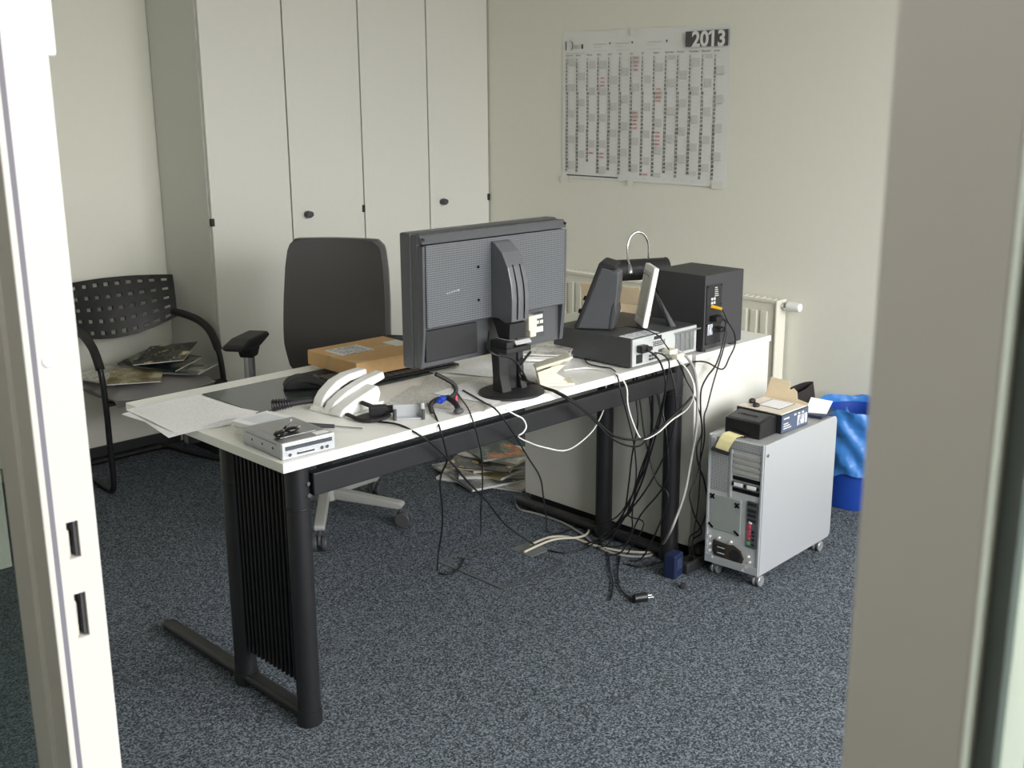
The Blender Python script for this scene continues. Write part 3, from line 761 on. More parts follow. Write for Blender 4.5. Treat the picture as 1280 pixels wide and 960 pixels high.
for k, x in enumerate((2.822, 2.836, 2.850)): pr.box((x, 2.2345, 0.768), (x + 0.010, 2.2368, 0.775)).box((x, 2.2345, 0.757), (x + 0.010, 2.2368, 0.764))
pr.box((2.870, 2.2345, 0.776), (2.90, 2.2368, 0.786)).box((2.905, 2.2345, 0.760), (2.922, 2.2368, 0.772))
obj('ports', pr, M_DGREY, rpo, smooth=False)
se = MB()
for k in range(4): se.box((2.958 + k * 0.0255, 2.231, 0.759), (2.978 + k * 0.0255, 2.2368, 0.822), 0.002)
se.box((2.950, 2.2265, 0.823), (3.085, 2.2368, 0.828), 0.001)
obj('slot_covers', se, M_STEEL, rpo)
obj('vga_plug', MB().box((2.885, 2.20, 0.768), (2.93, 2.2365, 0.784), 0.004).box((2.905, 2.186, 0.752), (2.945, 2.21, 0.77), 0.004), M_BEZ, rpo, label='beige cable plug')
obj('sticker', MB().box((2.745, 2.246, 0.8386), (2.885, 2.30, 0.8391)), M_LABEL, sp, smooth=False, label='pale printed sticker on top')

# ================================================================== subwoofer
sw = thing('subwoofer', 'black box subwoofer standing on the white side cabinet', 'speaker', (3.21, 2.33, 0.735))
obj('cabinet', MB().box((3.100, 2.226, 0.747), (3.322, 2.452, 0.999), 0.003), M_DGREY if False else mat('black_wood_vinyl', (56, 56, 59), 0.55, bump=0.05, bscale=300), sw)
for x in (3.125, 3.297):
    for y in (2.25, 2.425):
        obj('foot', MB().cyl((x, y, 0.735), (x, y, 0.748), 0.013, seg=16), M_BLACKM, sw)
pl = obj('rear_plate', MB().box((3.107, 2.2225, 0.762), (3.192, 2.227, 0.965), 0.001), M_BLACKM, sw)
for x in (3.111, 3.188):
    for z in (0.767, 0.83, 0.895, 0.96): obj('screw', MB().cyl((x, 2.2225, z), (x, 2.221, z), 0.003, seg=10), M_BLACKG, pl)
jk = MB()
for k, z in enumerate((0.905, 0.918)):
    for x in (3.128, 3.142): jk.box((x, 2.219, z - .005), (x + .009, 2.2226, z + .004), 0.001)
for k in range(5): jk.box((3.150, 2.2218, 0.925 + k * 0.007), (3.150 + 0.022 - 0.002 * k, 2.2226, 0.9275 + k * 0.007))
obj('jacks', jk, M_PRINTL, pl)
obj('yellow_plug', MB().cyl((3.132, 2.2225, 0.893), (3.148, 2.19, 0.886), 0.006, 0.005), M_YELLOW, pl, label='yellow plug')
obj('mains_plug', MB().box((3.125, 2.192, 0.842), (3.162, 2.2225, 0.862), 0.004).box((3.14, 2.186, 0.806), (3.172, 2.2225, 0.822), 0.004), M_BLACK, pl)
obj('rating_label', MB().box((3.117, 2.2218, 0.795), (3.143, 2.2226, 0.832)), M_LABEL, pl, smooth=False)

# ================================================================== small satellite speaker
s0 = Vector((2.735, 2.473, 0)); d0 = Vector((0.065, -0.106, 0)).normalized()
n0 = Vector((0, 0, 1)).cross(d0)
SF = Matrix(((d0.x, n0.x, 0, s0.x), (d0.y, n0.y, 0, s0.y), (0, 0, 1, 0.8385), (0, 0, 0, 1)))
ss = thing('desktop_speaker', 'small black leaning speaker standing on the flat desktop computer', 'speaker', SF)
obj('body', MB(SF).prism([(0.0, 0.003), (0.112, 0.003), (0.128, 0.06), (0.136, 0.130), (0.139, 0.188), (0.080, 0.214)][:6], 'y', -0.005, 0.088, 0.006, 3), M_MON, ss)
obj('front_bezel', MB(SF).prism([(-0.006, 0.004), (0.008, 0.002), (0.086, 0.206), (0.128, 0.200), (0.132, 0.215), (0.085, 0.228), (0.074, 0.222)], 'y', -0.008, 0.091, 0.004, 2), M_BLACKM, ss)
obj('foot', MB(SF).box((0.01, 0.005, 0), (0.105, 0.08, 0.004)), M_BLACKG, ss)
obj('rear_strip', MB(SF).prism([(0.108, 0.006), (0.122, 0.006), (0.134, 0.06), (0.128, 0.10), (0.118, 0.08)], 'y', -0.0075, 0.09, 0.003), M_DGREY, ss)
for z in (0.055, 0.098):
    obj('knob', MB(SF).cyl((z * 0.38 - 0.002, 0.02, z), (z * 0.38 - 0.016, 0.02, z + 0.004), 0.008, seg=18), M_BLACKM, ss)

# ================================================================== white slab on an easel foot
w0 = Vector((0.62, 0.785, 0)).normalized(); nn = Vector((-w0.y, w0.x, 0))
FF = Matrix(((nn.x, w0.x, 0, 2.882), (nn.y, w0.y, 0, 2.305), (0, 0, 1, 0.8385), (0, 0, 0, 1)))
LEAN = Matrix.Rotation(math.radians(-11), 4, 'Y')
pf = thing('router', 'white upright router leaning on its dark easel foot behind the small speaker', 'router', FF)
obj('body', MB(FF @ Matrix.Rotation(math.radians(-10), 4, 'Y')).box((-0.010, 0.0, 0.004), (0.009, 0.125, 0.205), 0.005, 3), M_WHITEP, pf)
obj('front_panel', MB(FF @ Matrix.Rotation(math.radians(-10), 4, 'Y')).box((0.0088, 0.018, 0.03), (0.0105, 0.108, 0.185), 0.0005), mat('pale_grey_panel', (196, 198, 192), 0.4), pf)
obj('easel_foot', MB(FF).prism([(-0.040, 0.135), (-0.030, 0.15), (-0.1155, 0.0), (-0.095, 0.0)][::-1], 'y', 0.035, 0.09, 0.002), M_DGREY, pf, label='dark folding foot')
# ================================================================== things on the desk
TZ = T + 0.0006
# loose letters, left end
LS = 'loose letters at the left end of the desk'
for k, (x, y, a) in enumerate(((1.487, 2.795, 5), (1.478, 2.765, -9), (1.505, 2.785, 12), (1.492, 2.80, -3), (1.510, 2.79, 2))):
    M = frame(x, y, TZ + 0.0012 * k, 90 + a)
    def lf(u, v, k=k): return Vector((-0.1485 + 0.297 * u, -0.105 + 0.21 * v, 0.0004 - (0.006 + 0.002 * (k % 3)) * max(0, v - 0.62) ** 1.5 * 3 + 0.0012 * math.sin(3 * u + k) ** 2 * (1 if k > 2 else 0)))
    o = obj('letter', MB(M).sheet(lf, 10, 10, 0.0003), M_LETTER, base=M.translation)
    setp(o, ['bottom printed sheet of the loose letters overhanging the left desk edge', 'letter turned the furthest anticlockwise, second from the bottom of the loose letters',
             'letter with one corner pointing out of the pile at the left desk end', 'letter just under the topmost printed sheet at the left desk end', 'topmost printed letter of the pile at the left end of the desk'][k], 'paper', LS)
# dark glass desk pad
o = obj('desk_pad', MB().box((1.628, 2.650, TZ), (2.27, 2.948, TZ + 0.0025), 0.0008), M_GREEN, base=(1.95, 2.8, T))
setp(o, 'dark grey translucent desk pad under the mouse', 'desk pad')
# mouse
MM = frame(1.880, 2.788, TZ + 0.0027, -30)
ms = thing('computer_mouse', 'black computer mouse on the dark desk pad', 'mouse', MM)
def mouse_body(k=1.0):
    t = MB(MM)
    prof = [(-0.062, 0.0), (-0.064, 0.012), (-0.052, 0.029), (-0.02, 0.040), (0.02, 0.036), (0.052, 0.020), (0.062, 0.008), (0.060, 0.0)]
    t.prism(prof, 'y', -0.034, 0.034, 0.0095, 4)
    return t
obj('body', mouse_body(), M_BLACKM, ms)
obj('scroll_wheel', MB(MM).cyl((0.033, -0.004, 0.028), (0.033, 0.004, 0.028), 0.009, seg=18), M_DGREY, ms)
obj('button_split', MB(MM).tube([(0.0, 0, 0.0405), (0.02, 0, 0.0372), (0.05, 0, 0.0225)], 0.0008, seg=6), M_BLACKG, ms)
# keyboard
KF = frame(2.17, 2.752, TZ + 0.003, -3)
kb = thing('keyboard', 'flat black keyboard lying under the cardboard parcel', 'keyboard', KF)
obj('body', MB(KF).prism([(-0.075, 0.0), (0.075, 0.0), (0.075, 0.012), (-0.075, 0.007)], 'x', -0.225, 0.225, 0.003), M_BLACK, kb)
kk = MB(KF)
for r_ in range(6):
    for c_ in range(18):
        kk.box((-0.215 + c_ * 0.0239, -0.068 + r_ * 0.023, 0.0082 + r_ * 0.0007), (-0.215 + c_ * 0.0239 + 0.0205, -0.048 + r_ * 0.023, 0.0118 + r_ * 0.0007), 0.001, 1)
setp(obj('keys', kk, M_DGREY, kb), kind='stuff')
# parcel
PF = frame(2.165, 2.825, T + 0.0195, -1.5)
pc = thing('parcel', 'flat brown cardboard parcel with an address label on the keyboard', 'parcel', PF)
obj('carton', MB(PF).box((-0.145, -0.115, 0.0), (0.155, 0.150, 0.047), 0.003), M_KRAFT, pc)
obj('address_label', MB(PF).box((-0.115, 0.0, 0.0471), (0.01, 0.10, 0.0477)), M_LABEL, pc, smooth=False, label='white address label')
obj('postage_label', MB(PF).box((0.09, -0.01, 0.0471), (0.148, 0.07, 0.0477)), M_PAPERW, pc, smooth=False, label='small plain white label')
tp = MB(PF).box((-0.145, 0.008, 0.0470), (0.155, 0.034, 0.0474)).box((-0.1458, 0.008, 0.004), (-0.145, 0.034, 0.0474)).prism([(-0.1456, -0.1156), (-0.09, -0.1156), (-0.1456, -0.06)], 'z', 0.0469, 0.0475)
obj('tape', tp, M_TAPEB, pc, smooth=False, label='tan packing tape')
# white boxes
BF = frame(1.550, 2.492, TZ, 8)
b1 = thing('card_box', 'small white business card box beside the silver drive', 'box', BF)
obj('tray', MB(BF).box((-0.060, -0.055, 0), (0.060, 0.055, 0.019), 0.001), M_WHITEP, b1)
obj('lid', MB(BF).box((-0.061, -0.050, 0.0205), (0.059, 0.058, 0.034), 0.001), M_PAPERW, b1)
obj('lid_window', MB(BF).box((-0.040, -0.034, 0.0338), (0.040, 0.044, 0.0344)), mat('pale_blue_grey_card', (214, 218, 224), 0.6), b1, smooth=False)
# optical drive
DFm = frame(1.523, 2.345, TZ, -3)
od = thing('disc_drive', 'silver internal disc drive lying near the front desk corner', 'disc drive', DFm)
obj('housing', MB(DFm).box((-0.073, -0.088, 0.0), (0.073, 0.098, 0.041), 0.0015), M_STEEL, od)
obj('front_bezel', MB(DFm).box((-0.0745, -0.098, 0.0), (0.0745, -0.088, 0.0415), 0.002), M_ALU, od)
dd = MB(DFm).box((-0.066, -0.0995, 0.022), (0.066, -0.0975, 0.034), 0.0008)
obj('tray_front', dd, M_CHROME, od)
d2 = MB(DFm)
for x in (-0.055, 0.035, 0.05): d2.cyl((x, -0.0975, 0.011), (x, -0.101, 0.011), 0.0045, seg=14)
d2.box((-0.035, -0.0995, 0.007), (0.015, -0.0975, 0.014), 0.001)
obj('buttons', d2, M_CHROME, od)
ds = MB(DFm)
for y in (-0.05, 0.0, 0.05): ds.cyl((-0.0728, y, 0.02), (-0.0738, y, 0.02), 0.003, seg=12)
ds.box((-0.0735, -0.07, 0.033), (-0.0728, 0.08, 0.0345))
obj('screws', ds, M_DGREY, od)
obj('embossing', MB(DFm).box((-0.05, -0.05, 0.0408), (0.05, 0.06, 0.0416), 0.0006), M_STEEL, od)
obj('sticker', MB(DFm).box((0.03, -0.085, 0.0411), (0.068, -0.062, 0.0416)), M_PAPERW, od, smooth=False)
# keys on the drive
KM = frame(1.498, 2.318, TZ + 0.0418, 20)
ky = thing('key_fobs', 'two black key fobs with a silver key lying on the disc drive', 'keys', KM)
for k, (x, y, a) in enumerate(((-0.020, 0.004, 15), (0.022, -0.004, -20))):
    fb = MB(KM @ frame(x, y, 0, a)).ellipsoid((0, 0, 0.0065), (0.021, 0.0125, 0.0065))
    o = obj('fob', fb, M_BLACKG, ky)
    obj('ring', MB(KM @ frame(x, y, 0, a)).tube([(0.015 + 0.008 * math.cos(t * PI / 5), 0.008 * math.sin(t * PI / 5), 0.010) for t in range(11)], 0.0012, seg=6), M_CHROME, o)
obj('key_blade', MB(KM).prism([(0.0, 0.004), (0.006, 0.0), (0.05, 0.020), (0.049, 0.026), (0.046, 0.024), (0.043, 0.0265), (0.04, 0.022), (0.002, 0.009)], 'y', 0.012, 0.0145, 0.0004), M_CHROME, ky, label='silver key blade')
# screwdriver
sd = thing('screwdriver', 'slim grey screwdriver lying between the drive and the telephone', 'screwdriver', (1.69, 2.385, TZ))
obj('handle', MB().tube([(1.640, 2.452, TZ + 0.0075), (1.65, 2.439, TZ + 0.0075), (1.668, 2.415, TZ + 0.007), (1.692, 2.383, TZ + 0.0065)], lambda u: 0.0068 - 0.0025 * abs(u - 0.3), seg=10), M_DGREY, sd)
obj('shaft', MB().tube([(1.690, 2.386, TZ + 0.0065), (1.71, 2.36, TZ + 0.005), (1.738, 2.323, TZ + 0.003)], 0.0022, seg=8), M_CHROME, sd)
# telephone: white body with two raised cheeks on a black wedge foot
PHx = frame(1.868, 2.475, TZ, 2)
ax = (Vector((2.008, 2.536, 0)) - Vector((1.759, 2.505, 0))).normalized()
PHx = Matrix(((ax.x, -ax.y, 0, 1.765), (ax.y, ax.x, 0, 2.455), (0, 0, 1, TZ), (0, 0, 0, 1)))
ph = thing('telephone', 'white desk telephone with raised cheeks standing on a black wire foot', 'telephone', PHx)
obj('cheek', MB(PHx).prism([(0.01, 0.008), (0.018, 0.030), (0.035, 0.050), (0.075, 0.074), (0.12, 0.085), (0.192, 0.088), (0.194, 0.066), (0.125, 0.063), (0.09, 0.052), (0.068, 0.032), (0.06, 0.008)], 'y', 0.088, 0.127, 0.005, 3), M_WHITEP, ph)
obj('cheek', MB(PHx).prism([(0.0, 0.006), (0.02, 0.030), (0.07, 0.053), (0.13, 0.069), (0.214, 0.082), (0.220, 0.060), (0.15, 0.045), (0.12, 0.030), (0.11, 0.006)], 'y', 0.042, 0.076, 0.005, 3), M_WHITEP, ph)
obj('front_cheek', MB(PHx).prism([(-0.006, 0.003), (0.006, 0.020), (0.06, 0.040), (0.145, 0.062), (0.155, 0.040), (0.145, 0.012), (0.13, 0.003)], 'y', -0.004, 0.043, 0.006, 3), M_WHITEP, ph)
obj('cradle', MB(PHx).prism([(0.0, 0.004), (0.04, 0.026), (0.09, 0.050), (0.14, 0.060), (0.14, 0.048), (0.085, 0.03), (0.05, 0.006)], 'y', 0.074, 0.090, 0.002), M_BLACKM, ph, label='black hollow cradle between the cheeks')
obj('body', MB(PHx).prism([(0.0, 0.0), (0.16, 0.0), (0.17, 0.012), (0.08, 0.016), (0.004, 0.012)], 'y', -0.002, 0.127, 0.003), M_WHITEP, ph)
ft = MB(PHx).tube([(0.015, -0.01, 0.008), (0.005, -0.075, 0.006), (0.02, -0.105, 0.006), (0.06, -0.110, 0.006), (0.085, -0.09, 0.010), (0.07, -0.01, 0.030)], 0.008, seg=10, flat=0.6)
ft.box((0.01, -0.10, 0.0008), (0.075, -0.03, 0.004), 0.001)
obj('wire_foot', ft, M_BLACKM, ph, label='black looped foot')
# handset
hs = thing('telephone_handset', 'black ribbed telephone handset lying beside the white telephone', 'handset', (1.75, 2.61, TZ))
hp = [(1.672, 2.648, TZ + 0.016), (1.70, 2.632, TZ + 0.017), (1.75, 2.606, TZ + 0.022), (1.80, 2.582, TZ + 0.022), (1.83, 2.566, TZ + 0.018)]
obj('grip', MB().tube(hp, lambda u: 0.012 + 0.006 * abs(2 * u - 1) ** 2, seg=14, flat=0.8), M_BLACKM, hs)
for k in range(7):
    c = Vector(hp[0]).lerp(Vector(hp[2]), 0.08 + k * 0.085)
    d = (Vector(hp[2]) - Vector(hp[0])).normalized()
    obj('rib', MB().cyl(c - d * 0.0022, c + d * 0.0022, 0.0172 - 0.0006 * k, seg=16, bev=0.001), M_BLACK, hs)
obj('earpiece', MB().ellipsoid((1.838, 2.562, TZ + 0.0145), (0.026, 0.02, 0.0135)), M_BLACKM, hs)
# grey cable clamp bracket
br = thing('desk_bracket', 'grey metal screen bracket with a black clamp lying in front of the keyboard', 'bracket', (1.90, 2.34, TZ))
BRF = frame(1.895, 2.335, TZ, -38)
obj('plate', MB(BRF).box((-0.035, -0.004, 0.0), (0.045, 0.004, 0.036), 0.002).box((-0.035, -0.03, 0.0), (0.045, 0.004, 0.004), 0.001).box((0.04, -0.028, 0.002), (0.05, 0.004, 0.044), 0.002), M_ALU, br, label='bent grey metal plate')
obj('clamp', MB(BRF).box((-0.10, 0.008, 0.0), (-0.05, 0.035, 0.030), 0.005, 3).cyl((-0.055, 0.02, 0.018), (0.02, 0.018, 0.020), 0.011, seg=18, bev=0.002), M_BLACKM, br, label='black plastic clamp')
obj('peg', MB(BRF).cyl((-0.03, -0.03, 0.0), (-0.03, -0.03, 0.03), 0.005).cyl((0.046, -0.03, 0.0), (0.046, -0.03, 0.028), 0.005), M_DGREY, br)
# black clip arm with blue screw and rubber foot
cp = thing('clip_stand', 'black jointed clip arm with a blue screw and rubber foot on the desk', 'stand', (2.02, 2.30, TZ))
obj('arm', MB().tube([(2.028, 2.362, TZ + 0.092), (2.052, 2.35, TZ + 0.076), (2.075, 2.335, TZ + 0.055), (2.068, 2.325, TZ + 0.036), (2.04, 2.318, TZ + 0.026)], 0.0085, seg=10, flat=0.7), M_BLACKM, cp)
obj('brace', MB().tube([(1.965, 2.305, TZ + 0.002), (1.97, 2.318, TZ + 0.022), (2.0, 2.325, TZ + 0.030), (2.04, 2.322, TZ + 0.030)], 0.007, seg=8), M_BLACKM, cp)
obj('leg', MB().tube([(2.035, 2.318, TZ + 0.028), (2.03, 2.285, TZ + 0.022), (2.015, 2.255, TZ + 0.012)], 0.008, seg=10), M_BLACKM, cp)
obj('foot', MB().ellipsoid((2.012, 2.250, TZ + 0.0095), (0.016, 0.012, 0.0095)), M_DGREY, cp, label='grey rubber foot')
obj('blue_screw', MB().cyl((1.998, 2.312, TZ + 0.03), (2.02, 2.322, TZ + 0.03), 0.010, seg=16, bev=0.002).cyl((1.985, 2.306, TZ + 0.03), (1.998, 2.312, TZ + 0.03), 0.0045), M_BLUE, cp, label='blue thumb screw')
obj('red_tag', MB().box((2.062, 2.318, TZ), (2.070, 2.335, TZ + 0.03), 0.001), M_RED, cp, label='small red tag')
# sheets under the monitor
US = 'loose sheets around the monitor foot'
for k, (x, y, a, w_, h_, lb, mt) in enumerate((
        (2.10, 2.40, 28, 0.21, 0.297, 'creased grey sheet in front of the parcel under the left monitor edge', M_NEWS),
        (2.25, 2.455, 42, 0.21, 0.297, 'newspaper page lying behind the monitor foot', M_NEWS),
        (2.205, 2.375, 12, 0.17, 0.21, 'white form with dark boxes tucked against the monitor foot', M_LETTER),
        (2.45, 2.52, 20, 0.21, 0.297, 'white printed sheet behind the right half of the monitor', M_LETTER))):
    M = frame(x, y, TZ + 0.0002 + 0.001 * k, a)
    def uf(u, v, k=k, w_=w_, h_=h_): return Vector((-w_ / 2 + w_ * u, -h_ / 2 + h_ * v, 0.0004 + 0.0006 * math.sin(2.2 * u + k) ** 2 * v))
    o = obj('loose_sheet', MB(M).sheet(uf, 10, 10, 0.0003), mt, base=M.translation)
    setp(o, lb, 'paper', US)
# pile of brochures behind the hole punch
PG = 'brochures piled behind the hole punch'
z = TZ + 0.0048
for k, (x, y, a, th, mi, lb) in enumerate(((2.66, 2.575, 40, 0.012, 3, 'thick pale brochure at the bottom of the pile behind the hole punch'),
                                        (2.645, 2.57, 52, 0.007, 4, 'grey brochure in the middle of the pile behind the hole punch'),
                                        (2.655, 2.565, 35, 0.005, 3, 'topmost pale brochure behind the cream hole punch'))):
    magazine('brochure', frame(x, y, z, a), (0.16, 0.22), M_MAG[mi], lb, th, PG, 'brochure'); z += th + 0.0014
# hole punch
HP = frame(2.425, 2.30, TZ, -38)
hp_ = thing('hole_punch', 'cream desktop hole punch beside the monitor foot', 'hole punch', HP)
obj('base', MB(HP).box((-0.035, -0.036, 0.0), (0.072, 0.036, 0.010), 0.004, 3), M_CREAM, hp_)
SB = [(-0.032, 0.008), (0.055, 0.008), (0.012, 0.036), (0.046, 0.066), (0.02, 0.064), (-0.040, 0.044)]
for y in (-0.027, 0.021): obj('side_bracket', MB(HP).prism(SB, 'y', y, y + 0.006, 0.001), M_CREAM, hp_)
obj('lever', MB(HP).prism([(-0.044, 0.049), (0.062, 0.080), (0.068, 0.087), (0.060, 0.089), (-0.046, 0.059)], 'y', -0.030, 0.030, 0.003), M_CREAM, hp_)
for y in (-0.012, 0.012):
    obj('punch_pin', MB(HP).cyl((0.0, y, 0.009), (0.0, y, 0.062), 0.005, seg=14), M_CHROME, hp_)
# carton behind the speaker, with a black case and gooseneck lamp on it
CB = frame(3.235, 2.655, 0.735, 14)
bx = thing('cardboard_box', 'open pale cardboard box behind the small speaker and white router', 'box', CB)
w_ = MB(CB)
w_.box((-0.15, -0.12, 0), (0.15, 0.12, 0.003)).box((-0.15, -0.12, 0.003), (-0.147, 0.12, 0.13)).box((0.147, -0.12, 0.003), (0.15, 0.12, 0.13)).box((-0.147, 0.117, 0.003), (0.147, 0.12, 0.13)).box((-0.147, -0.12, 0.003), (0.147, -0.117, 0.13))
obj('carton', w_, M_CARD, bx)
obj('flap', MB(CB @ Matrix.Translation((-0.151, 0, 0.13)) @ Matrix.Rotation(math.radians(-22), 4, 'Y')).box((-0.003, -0.118, 0), (0.0, 0.118, 0.07)), M_CARD, bx)
obj('flap', MB(CB @ Matrix.Translation((0, -0.121, 0.128)) @ Matrix.Rotation(math.radians(55), 4, 'X')).box((-0.14, -0.003, 0), (0.14, 0.0, 0.06)), M_CARD, bx)
bgm = MB(CB)
def bagf(u, v):
    a = u * 2 * PI; r = (0.02 + 0.075 * math.sin(v * PI * 0.9)) * (1 + 0.12 * math.sin(5 * a + 7 * v))
    return Vector((-0.03 + 1.25 * r * math.cos(a), -0.02 + r * math.sin(a), 0.03 + 0.11 * v + 0.008 * math.sin(3 * a)))
bgm.sheet(bagf, 28, 10, 0.001)
bo = obj('crumpled_bag', bgm, M_WHITEP, base=(CB.translation.x, CB.translation.y, 0.76))
setp(bo, 'crumpled pale plastic bag inside the open cardboard box', 'bag')
GF = frame(3.245, 2.640, 0.8685, -28)
gl = thing('gooseneck_lamp', 'black desk lamp case with a bent chrome gooseneck in front of the radiator', 'lamp', GF)
CASE = [(-0.055, 0.085), (-0.052, 0.112), (-0.03, 0.130), (0.02, 0.130), (0.045, 0.115), (0.055, 0.085), (0.045, 0.06), (-0.045, 0.06)]
obj('case', MB(GF).prism(CASE, 'x', -0.115, 0.115, 0.008, 3), M_BLACKM, gl)
obj('end_cap', MB(GF).cyl((0.110, 0.0, 0.093), (0.122, 0.0, 0.093), 0.040, seg=28, bev=0.004), M_BLACK, gl)
obj('stand', MB(GF).box((-0.10, -0.02, 0.0025), (-0.08, 0.03, 0.07), 0.003).box((0.08, -0.02, 0.0025), (0.10, 0.03, 0.07), 0.003).box((-0.13, -0.05, 0.0), (0.13, 0.05, 0.004), 0.001), M_DGREY, gl)
obj('gooseneck', MB(GF).tube([(0.045, 0.0, 0.125), (0.047, 0, 0.16), (0.043, 0, 0.195), (0.025, 0, 0.222), (-0.002, -0.002, 0.230), (-0.028, -0.006, 0.215), (-0.042, -0.012, 0.180), (-0.046, -0.026, 0.145), (-0.046, -0.045, 0.118)], 0.0042, seg=10), M_CHROME, gl, label='bent chrome gooseneck')
obj('lamp_head', MB(GF).tube([(-0.046, -0.043, 0.120), (-0.047, -0.050, 0.106), (-0.048, -0.055, 0.094), (-0.049, -0.058, 0.086)], lambda u: 0.005 + 0.007 * math.sin(u * 2.4), seg=14), M_STEEL, gl, label='silver drop-shaped head')
# ================================================================== aluminium tower computer
TF = frame(3.003, 1.905, 0, 2.6)
tw = thing('tower_computer', 'silver aluminium tower computer on castors beside the white cabinet', 'computer', TF)
LT, WT, Z0, Z1 = 0.485, 0.212, 0.052, 0.500
def rr(x0, x1, z0, z1, r, n=6):
    out = []
    for cx, cz, a0 in ((x1 - r, z0 + r, -90), (x1 - r, z1 - r, 0)):
        for k in range(n + 1):
            a = math.radians(a0 + 90 * k / n); out.append((cx + r * math.cos(a), cz + r * math.sin(a)))
    return [(x0, z0)] + out + [(x0, z1)]
side = rr(0.006, LT, Z0, Z1, 0.022)
obj('side_panel', MB(TF).prism(side, 'y', 0.0, 0.003, 0.0012), M_ALU, tw, label='plain silver side panel')
obj('side_panel', MB(TF).prism(side, 'y', WT - 0.003, WT, 0.0012), M_ALU, tw)
core = MB(TF).prism(rr(0.012, LT - 0.003, Z0 + 0.002, Z1 - 0.004, 0.020), 'y', 0.003, WT - 0.003)
obj('chassis', core, M_ALU, tw)
obj('top_mesh', MB(TF).box((0.004, 0.004, Z1 - 0.006), (LT - 0.03, WT - 0.004, Z1 - 0.001), 0.002), M_PERFT, tw, label='perforated top strip')
def RY(u): return WT * (1 - u)
def RZ(v): return Z1 - v * (Z1 - Z0)
def rb_(mb, u0, u1, v0, v1, x0, x1, bev=0.0): return mb.box((x0, RY(u1), RZ(v1)), (x1, RY(u0), RZ(v0)), bev)
rear = MB(TF)
rb_(rear, 0.02, 0.98, 0.0, 1.0, 0.006, 0.012, 0.001)
rp_ = obj('rear_panel', rear, M_ZINC, tw, label='grey metal rear panel')
fr_ = MB(TF)
rb_(fr_, 0.015, 0.05, 0.0, 1.0, 0.0, 0.007, 0.001); rb_(fr_, 0.95, 0.985, 0.0, 1.0, 0.0, 0.007, 0.001)
rb_(fr_, 0.05, 0.95, 0.94, 1.0, 0.0, 0.007, 0.001); rb_(fr_, 0.40, 0.44, 0.08, 0.45, 0.002, 0.007, 0.001)
obj('rear_frame', fr_, M_ALU, rp_)
obj('top_vent', rb_(MB(TF), 0.03, 0.97, 0.006, 0.075, 0.001, 0.008, 0.001), M_PERF, rp_, label='perforated vent strip')
obj('mesh_panel', rb_(MB(TF), 0.06, 0.39, 0.09, 0.42, 0.004, 0.008, 0.001), M_PERF, rp_)
for k in range(4):
    obj('slot_cover', rb_(MB(TF), 0.46, 0.94, 0.105 + 0.042 * k, 0.105 + 0.042 * k + 0.030, 0.0015, 0.008, 0.002), M_GREYMET, rp_)
op = MB(TF)
for a in (0.275, 0.365): rb_(op, 0.46, 0.94, a, a + 0.030, 0.0045, 0.0065)
obj('open_slot', op, M_BLACKG, rp_, smooth=False)
gc = MB(TF); rb_(gc, 0.46, 0.94, 0.312, 0.358, 0.001, 0.008, 0.001)
gco = obj('graphics_card', gc, M_STEEL, rp_)
gd = MB(TF)
for u in (0.50, 0.73): rb_(gd, u, u + 0.15, 0.322, 0.348, -0.003, 0.002, 0.001)
obj('video_port', gd, M_WHITEP, gco)
gb = MB(TF)
for u in (0.47, 0.67, 0.90): rb_(gb, u, u + 0.03, 0.325, 0.345, -0.002, 0.002)
obj('port_gap', gb, M_BLACKG, gco)
fp = MB(TF); rb_(fp, 0.08, 0.63, 0.455, 0.73, 0.003, 0.008, 0.002)
fpo = obj('fan_cover', fp, mat('fan_cover_grey', (168, 174, 172), 0.45, 0.3), rp_)
sc3 = MB(TF)
for u, v in ((0.11, 0.475), (0.56, 0.50), (0.10, 0.705), (0.57, 0.715)):
    c = (0.002, RY(u), RZ(v))
    for q in (0, 1):
        sc3.box((-0.001, -0.011, -0.0035), (0.004, 0.011, 0.0035), 0.001, 1, M=Matrix.Translation(c) @ Matrix.Rotation(math.radians(40 + 90 * q) if u < 0.6 and v < 0.55 else math.radians(35), 4, 'X'))
obj('fan_clip', sc3, M_BLACKG, fpo)
io = MB(TF); rb_(io, 0.74, 0.93, 0.44, 0.80, 0.003, 0.008, 0.001)
ioo = obj('port_shield', io, M_STEEL, rp_)
pi = MB(TF)
for k, v in enumerate((0.45, 0.50, 0.535, 0.575)):
    for u in (0.755, 0.81, 0.865): rb_(pi, u, u + 0.04, v, v + 0.022, -0.001, 0.0035)
for v in (0.66, 0.69, 0.72, 0.76): rb_(pi, 0.85, 0.89, v, v + 0.018, -0.001, 0.0035)
obj('ports', pi, M_BLACKM, ioo, smooth=False)
obj('red_ports', rb_(rb_(rb_(MB(TF), 0.765, 0.82, 0.615, 0.65, -0.001, 0.0035, 0.001), 0.765, 0.82, 0.66, 0.70, -0.001, 0.0035, 0.001), 0.765, 0.82, 0.71, 0.735, -0.001, 0.0035, 0.001), M_RED, ioo, label='red port block')
obj('green_port', rb_(MB(TF), 0.765, 0.82, 0.75, 0.775, -0.001, 0.0035, 0.001), M_GREENP, ioo, label='green audio port')
obj('white_port', rb_(MB(TF), 0.79, 0.84, 0.592, 0.610, -0.0015, 0.0035, 0.001), M_WHITEP, ioo)
psp = [(0.16, 0.815), (0.44, 0.825), (0.52, 0.815), (0.66, 0.845), (0.72, 0.90), (0.68, 0.955), (0.52, 0.965), (0.44, 0.945), (0.18, 0.935), (0.145, 0.90), (0.145, 0.84)]
pq = MB(TF).prism([(RY(a), RZ(b)) for a, b in psp], 'x', 0.002, 0.008, 0.001)
